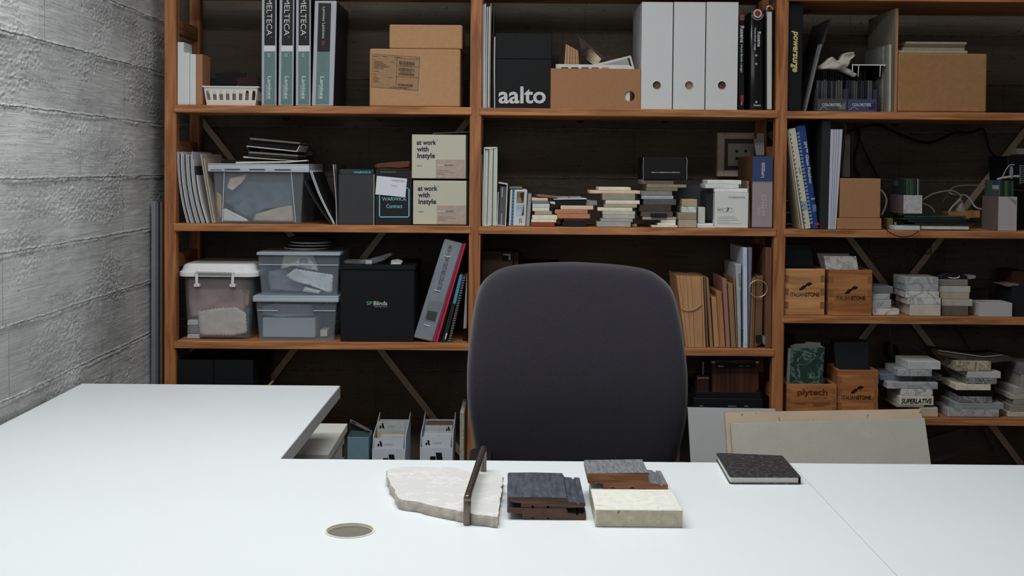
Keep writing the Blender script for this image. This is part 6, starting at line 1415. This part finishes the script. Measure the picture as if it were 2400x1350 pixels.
def stonemark(T,v,cx_,cy_,s,Y,tx=None):
    panel(T,'burnt_mark',v,[(cx_-62*s,cy_+30*s),(cx_-20*s,cy_-8*s),(cx_+15*s,cy_-12*s),(cx_+12*s,cy_+0*s),(cx_-25*s,cy_+36*s),(cx_-52*s,cy_+38*s)],Y,burn)
    panel(T,'burnt_mark',v,[(cx_+2*s,cy_-18*s),(cx_+30*s,cy_-38*s),(cx_+64*s,cy_-30*s),(cx_+60*s,cy_-18*s),(cx_+35*s,cy_-2*s),(cx_+6*s,cy_-8*s)],Y,burn)
    if tx: 
        x0,y0,x1,y1=tx; xm=x0+(x1-x0)*.52
        txt(T,'ITALIAN',v,(x0,y0,xm-3,y1),Y,burn,0,0,name='burnt_lettering'); txt(T,'STONE',v,(xm,y0,x1,y1),Y,burn,0,.025,name='burnt_lettering')
T=crate('pale wooden crate with a burnt logo hard against the right post, third shelf','c1',(150,400,530,835),YO,.10,b,None,cw1); stonemark(T,'c1',350,563,1.0,YO,(208,622,482,660))
T=crate('orange-brown wooden crate with a burnt logo holding a marble slab, third shelf','c1',(568,410,975,848),YO-.006,.11,b,None,cw2); stonemark(T,'c1',780,598,1.0,YO-.006,(640,655,912,692))
lean('stone_sample','near-black stone slab standing in the pale crate','stone sample','c1',[(160,172),(402,178),(430,385),(440,780),(170,780)],YO+.04,.012,M(20,22,24,k=1.6,rough=.25),base=b+.012,group='slabs in the third-shelf crates')
mar=veined('white_marble',(158,156,152),(80,80,82),k=2.3,scale=16,width=.05)
mar2=veined('grey_marble',(136,137,137),(88,90,92),k=2.2,scale=14,width=.06)
lean('stone_sample','white grey-veined marble slab standing in the orange-brown crate','stone sample','c1',[(526,280),(828,283),(850,410),(870,780),(600,780)],YO+.012,.012,mar,base=b+.012,group='slabs in the third-shelf crates') if False else make('stone_sample',gq('c1',[(526,280),(828,283),(850,412),(872,620),(600,620),(545,412)],YO+.03,.012),mar,None,'white grey-veined marble slab standing in the orange-brown crate','stone sample','slabs in the third-shelf crates',bevel=.0008)
make('stone_sample',gq('c1',[(460,253),(762,256),(790,620),(600,620),(505,400)],YO+.055,.012),M(100,92,84,k=1.7),None,'taupe slab behind the marble slab in the orange-brown crate','stone sample','slabs in the third-shelf crates',bevel=.0008)
gm='stone tiles stacked on the third right shelf'
stg=lambda r,g,b_: M(r,g,b_,k=2.25,rough=.6,var=.14,scale=45,bump=.3,bscale=240)
w_='the marble stack beside the crates'
stack('c1',b,YO+.01,[(978,1232,773,mar,'white marble tile'),(978,1157,688,mar2,'blue-grey marble tile'),(978,1146,632,mar2,'grey marble tile'),(978,1176,566,stg(84,84,86),'dark grey tile')],w_,gm,depth=.1)
w_='the tall stack in mid third shelf'
stack('c1',b,YO-.002,[(1335,1622,737,stg(154,146,136),'thick speckled beige block'),(1308,1622,675,mar,'white tile'),(1294,1605,610,mar,'bright white marble tile'),(1285,1600,545,mar2,'speckled grey tile'),(1284,1600,478,mar2,'grey marble tile')],w_,gm,depth=.105)
w_='the pale stack behind the white open box'
st=stack('c1',b,YO+.012,[(1632,1880,750,stg(74,70,64),'dark rounded stone block'),(1632,1920,686,stg(138,134,124),'pale grey tile'),(1612,1890,622,stg(136,128,112),'beige tile'),(1606,1900,563,stg(142,142,134),'pale tile'),(1602,1876,502,stg(98,94,92),'grey tile')],w_,gm,depth=.10)
zt=P('c1',1740,502,YO+.012).z+.0006
patch('black cloth-like pad lying on the pale stack of tiles','c1',dens([(1605,500),(1620,470),(1690,450),(1820,455),(1870,480),(1860,500)],2),YO+.03,.06,M(18,18,20),0,'felt_pad','pad',wav=.001,seed=41,base=zt)
c=[P('c1',x,y,YO+.025) for x,y in ((1692,480),(1730,488),(1780,484),(1795,468))]; make('elastic_band',gtube(smooth(c),.0017,6),M(190,186,170,k=1.6),None,'small pale curved band on the black pad','band')
lean('stone_offcut','rough grey stone offcut poking right from the top of the pale stack','stone','c1',[(1838,482),(1860,472),(1948,462),(1950,490),(1880,500),(1850,500)],YO+.035,.05,stg(100,102,106))
T=thing('open_box','small white open box at the right of the third shelf','box')
x0,x1,z0,z1=rct('c1',(1985,720,2290,850),YO-.004,base=b)
make('box_body',gtray(x0,x1,YO-.004,YO+.075,z0,z1,.004),M(156,154,152,k=1.8,var=.02),T,bevel=.0006)
box('stone_block','dark block behind the small white open box','stone','c1',(1898,600,2070,840),YO+.12,.08,M(40,34,34,k=1.6),base=b)
box('stone_block','charcoal block at the right edge on the third shelf','stone','c1',(2295,560,2420,848),YO+.01,.12,M(24,26,28,k=1.6),base=b)
lean('stone_sample','thin pinkish slab lying on the charcoal block at the right edge','stone sample','c1',[(2205,548),(2355,542),(2350,558),(2250,570),(2215,560)],YO+.02,.08,M(108,86,80,k=1.7))
box('carton','dim brown carton at the right edge of the third shelf','box','c1',(2290,420,2420,560),YO+.13,.12,M(66,46,30,k=1.6),base=P('c1',2350,555,YO+.13).z)
box('carton','dark stand-in carton under the dim brown carton','box','c1',(2330,600,2420,845),YO+.14,.1,M(30,24,20,k=1.6),base=b,top=P('c1',2350,555,YO+.13).z-.001).__setitem__('label','dark carton under the dim brown carton at the right edge')
cable('grey cable dangling behind the braces on the left of the third shelf','c1',[(1385,110),(1350,200),(1305,270),(1270,350),(1240,430)],YB-.08,.0020,M(78,74,68,k=1.6))
cable('grey cable hanging in a long loop right of the braces','c1',[(1522,110),(1530,260),(1560,380),(1610,435),(1645,400),(1672,230),(1655,110)],YB-.07,.0020,M(64,60,56,k=1.6))
cable('grey cable swinging from brace to brace on the third shelf','c1',[(1360,190),(1400,235),(1460,258),(1520,250)],YB-.06,.0018,M(70,66,60,k=1.6))
cable('thin black cable hanging straight behind the left brace','c1',[(955,110),(935,240),(915,390)],YB-.03,.0012,bc)
# ---- fourth shelf
b=S['s34']
T=crate('low wooden crate lettered plytech, holding the green marble slab','c2',(165,602,605,830),YO-.004,.11,b,None,cw2,'wooden crates on the fourth shelf')
txt(T,'plytech','c2',(258,645,522,712),YO-.004,M(96,50,28,k=1.2),0,.03,name='burnt_lettering'); txt(T,'THE NATURE OF TIMBER','c2',(390,718,522,726),YO-.004,burn,name='burnt_lettering')
for k,(xa,xb) in enumerate(((218,350),(385,550),(250,330),(395,540),(395,500))): panel(T,'print_line','c2',(xa,764+(k>1)*14+(k>3)*14,xb,768+(k>1)*14+(k>3)*14),YO-.004,M(92,50,30,k=1.2),.0004)
T=crate('taller wooden crate with burnt logo behind the plytech crate','c2',(612,478,968,830),YO+.004,.12,b,None,cw2,'wooden crates on the fourth shelf'); T['label']='taller wooden crate with burnt logo, right of the lettered low crate on the fourth shelf'
stonemark(T,'c2',782,650,.92,YO+.004,(650,700,905,736))
grm=veined('green_marble',(30,50,44),(110,132,120),k=1.8,scale=24,width=.05,rough=.3,strength=.7)
make('stone_sample',gq('c2',[(207,292),(500,285),(478,640),(190,640)],YO+.02,.014),grm,None,'large dark green veined marble slab standing in the low lettered crate','stone sample',bevel=.001)
make('stone_sample',gq('c2',[(180,285),(206,292),(188,640),(160,640)],YO+.022,.012),M(120,126,122,k=1.7),None,'pale grey slab edge left of the green marble slab','stone sample',bevel=.001)
make('stone_sample',gq('c2',[(195,270),(240,250),(330,248),(340,232),(462,238),(468,262),(500,278),(500,300),(205,300)],YO+.045,.012),M(120,124,118,k=1.7),None,'pale slab with an uneven top behind the green marble slab','stone sample',bevel=.001)
make('stone_sample',gq('c2',[(585,235),(885,230),(885,640),(600,640)],YO+.05,.014),M(34,36,40,k=1.6,rough=.5,dots=((80,80,84),40,.72)),None,'large charcoal slab standing in the taller wooden crate','stone sample',bevel=.001)
make('stone_sample',gq('c2',[(560,205),(860,212),(860,300),(570,300)],YO+.075,.014),M(26,27,29,k=1.6),None,'near-black slab just behind the charcoal slab','stone sample',bevel=.001)
box('dark_case','dark case in the shadow against the right post on the fourth shelf','case','c2',(122,262,240,800),YO+.14,.1,M(30,31,33,k=1.5),base=b)
box('dark_case','black small case on top of the dark case against the right post','case','c2',(122,186,242,260),YO+.145,.09,M(16,16,18,k=1.5),base=P('c2',180,262,YO+.14).z+.0006)
g4='stone tiles stacked on the fourth right shelf'
w_='the handwritten stack'
it=[(1335,1495,808,stg(148,140,122),'buff tile'),(1130,1375,785,stg(118,112,104),'thin brown-grey tile'),(1157,1457,706,stg(166,162,150),'white tile boldly lettered in marker'),(1170,1450,645,mar,'veined marble tile'),(1050,1495,585,mar2,'pale grey tile'),(985,1530,518,stg(84,88,96),'blue-grey tile with faint black handwriting'),(1140,1443,472,mar2,'grey tile'),(1232,1520,402,stg(150,152,150),'pale grey topmost tile')]
it=[(x0,x1,y,m,l,0 if i not in (5,) else .03) for i,(x0,x1,y,m,l) in enumerate(it)]
sj=stack('c2',b,YO-.004,it,w_,g4,depth=.115)
txt(sj[2],'SUPERLATIVE','c2',(1172,728,1440,772),YO-.004,ink,0,.03,.2,name='handwriting',off=.0006)
txt(sj[5],'HONED 1st +','c2',(1270,535,1505,568),YO+.026,ink,0,.02,.2,name='handwriting',off=.0006)
box('tile','beige tile left behind the buff tile at the foot of the handwritten stack','tile','c2',(1090,790,1330,893),YO+.03,.1,stg(120,112,104),base=b,group=g4,bevel=.001) if False else None
w_='the stack under the slanting panel'
stack('c2',b,YO,[(1580,2033,822,mar2,'long grey marble tile'),(1645,2075,768,stg(112,118,118),'smooth grey-green tile'),(1682,1972,710,veined('grey_streaked',(90,90,88),(150,150,148),scale=22,width=.06),'streaked grey tile'),(1690,1975,657,M(14,15,15,k=1.6,rough=.3),'black tile'),(1655,1960,602,stg(172,166,146),'cream tile'),(1745,2015,549,veined('dark_crystal',(76,80,82),(150,152,150),scale=60,width=.08),'dark crystalline tile'),(1756,2048,491,stg(150,148,146),'pale tile'),(1655,1963,402,veined('brown_rock',(104,94,78),(170,164,140),scale=30,width=.08,rough=.8),'brown and cream rock-like tile')],w_,g4,depth=.115)
make('sheet_sample',gq('c2',[(1500,308),(1900,365),(2064,345),(2168,372),(2168,398),(1900,420),(1700,395),(1510,345)],YO+.02,.11),M(62,56,50,k=1.6,rough=.5,var=.3),None,'dark panel slanting across the top of the middle tile stack','panel',bevel=.001)
make('edge_strip',gj(gtube([P('c2',1500,306,YO+.018),P('c2',1900,362,YO+.018),P('c2',2064,345,YO+.018)],.0012,6)),M(150,146,140,k=1.6),None,'pale thin strip along the slanting dark panel','strip')
w_='the right-edge stack on the fourth shelf'
stack('c2',b,YO+.004,[(2110,2420,845,stg(150,144,132),'speckled cream tile'),(2130,2420,785,stg(120,108,100),'taupe tile'),(2160,2420,738,stg(118,112,104),'grey-brown tile'),(2135,2420,692,stg(140,134,120),'beige tile'),(2165,2420,630,stg(128,126,122),'grey tile'),(2225,2420,520,stg(118,114,110),'thick grey tile'),(2215,2420,425,stg(90,86,86),'dark grey tile')],w_,g4,depth=.115)
gcoil=[]
for k in range(4):
    cc=P('c2',1040,300,YO+.20+k*.004); r1=.026-.002*k; r2=.016
    gcoil.append(gtube([(cc.x+r2*math.cos(t/30*6.283)+.003*k,YO+.17+.02*math.sin(t/30*6.283)+k*.004,cc.z+r1*math.sin(t/30*6.283)) for t in range(30)],.0028,8,closed=True))
make('cable_coil',gj(*gcoil),bc,None,'coil of thick black cable behind the handwritten tile stack','cable',sm=True)
cable('grey cable dropping from the third shelf and arching over the handwritten stack','c2',[(1062,72),(1072,160),(1085,245),(1092,300)],YO+.16,.0022,M(84,80,76,k=1.6))
cable('grey cable arching right over the top of the handwritten stack','c2',[(1095,248),(1150,238),(1250,262),(1340,310),(1400,348)],YO+.15,.0022,M(84,80,76,k=1.6))
cable('thin black cable running diagonally behind the right brace on the fourth shelf','c2',[(1628,75),(1700,170),(1770,300)],YB-.03,.0012,bc)
# ---- bottom
make('floor_panel',gprismY([(q.x,q.z) for q in [P('c2',x,y,YS+.10) for x,y in ((1385,1085),(1705,985),(1770,1200),(1430,1300),(1330,1330))]],YS+.10,YS+.112),M(74,64,62,k=1.7),None,'taupe panel tipped on its corner below the fourth shelf','panel',bevel=.001)
C.objects[-1].name='sheet_sample'
cable('thin dark pipe slanting down under the fourth shelf','c2',[(1865,970),(1930,1080),(1985,1195)],YB-.05,.002,M(50,48,46))
# big slabs leaning on the shelving
def bigslab(lab,v,tl_,tr_,Yt,m,th,ybot=.0):
    A=P(v,*tl_,Yt); B_=P(v,*tr_,Yt); H=(A.z+B_.z)/2; run=.50*H
    g=[]
    n=Vector((0,1,0))
    vs=[Vector((A.x,Yt,A.z)),Vector((B_.x,Yt,B_.z)),Vector((B_.x,Yt-run,ybot)),Vector((A.x,Yt-run,ybot))]
    off=Vector((0,-th,0)); vs=vs+[q+off for q in vs]
    fs=[(0,1,2,3),(7,6,5,4),(0,4,5,1),(1,5,6,2),(2,6,7,3),(3,7,4,0)]
    return make('leaning_slab',(vs,fs,[0]*6),m,None,lab,'stone slab','large stone panels leaning on the shelving',bevel=.001)
bigslab('large smooth grey stone panel, rearmost of the three leaning behind the desk','c4',(228,692),(1150,708),YS-.012,M(142,142,142,k=1.95,var=.05,scale=6),.010)
bigslab('large peach-beige pitted stone panel, middle of the three leaning behind the desk','c2',(-386,846),(1333,818),YS-.034,M(172,154,132,k=1.9,rough=.7,var=.08,scale=12,dots=((120,96,74),45,.66)),.012)
bigslab('large pale grey-green stone panel, front of the three leaning behind the desk','c2',(-335+0,938),(1365,896),YS-.078,M(158,156,145,k=1.95,rough=.7,var=.05,scale=20,dots=((150,147,134),160,.62)),.012)
settle()
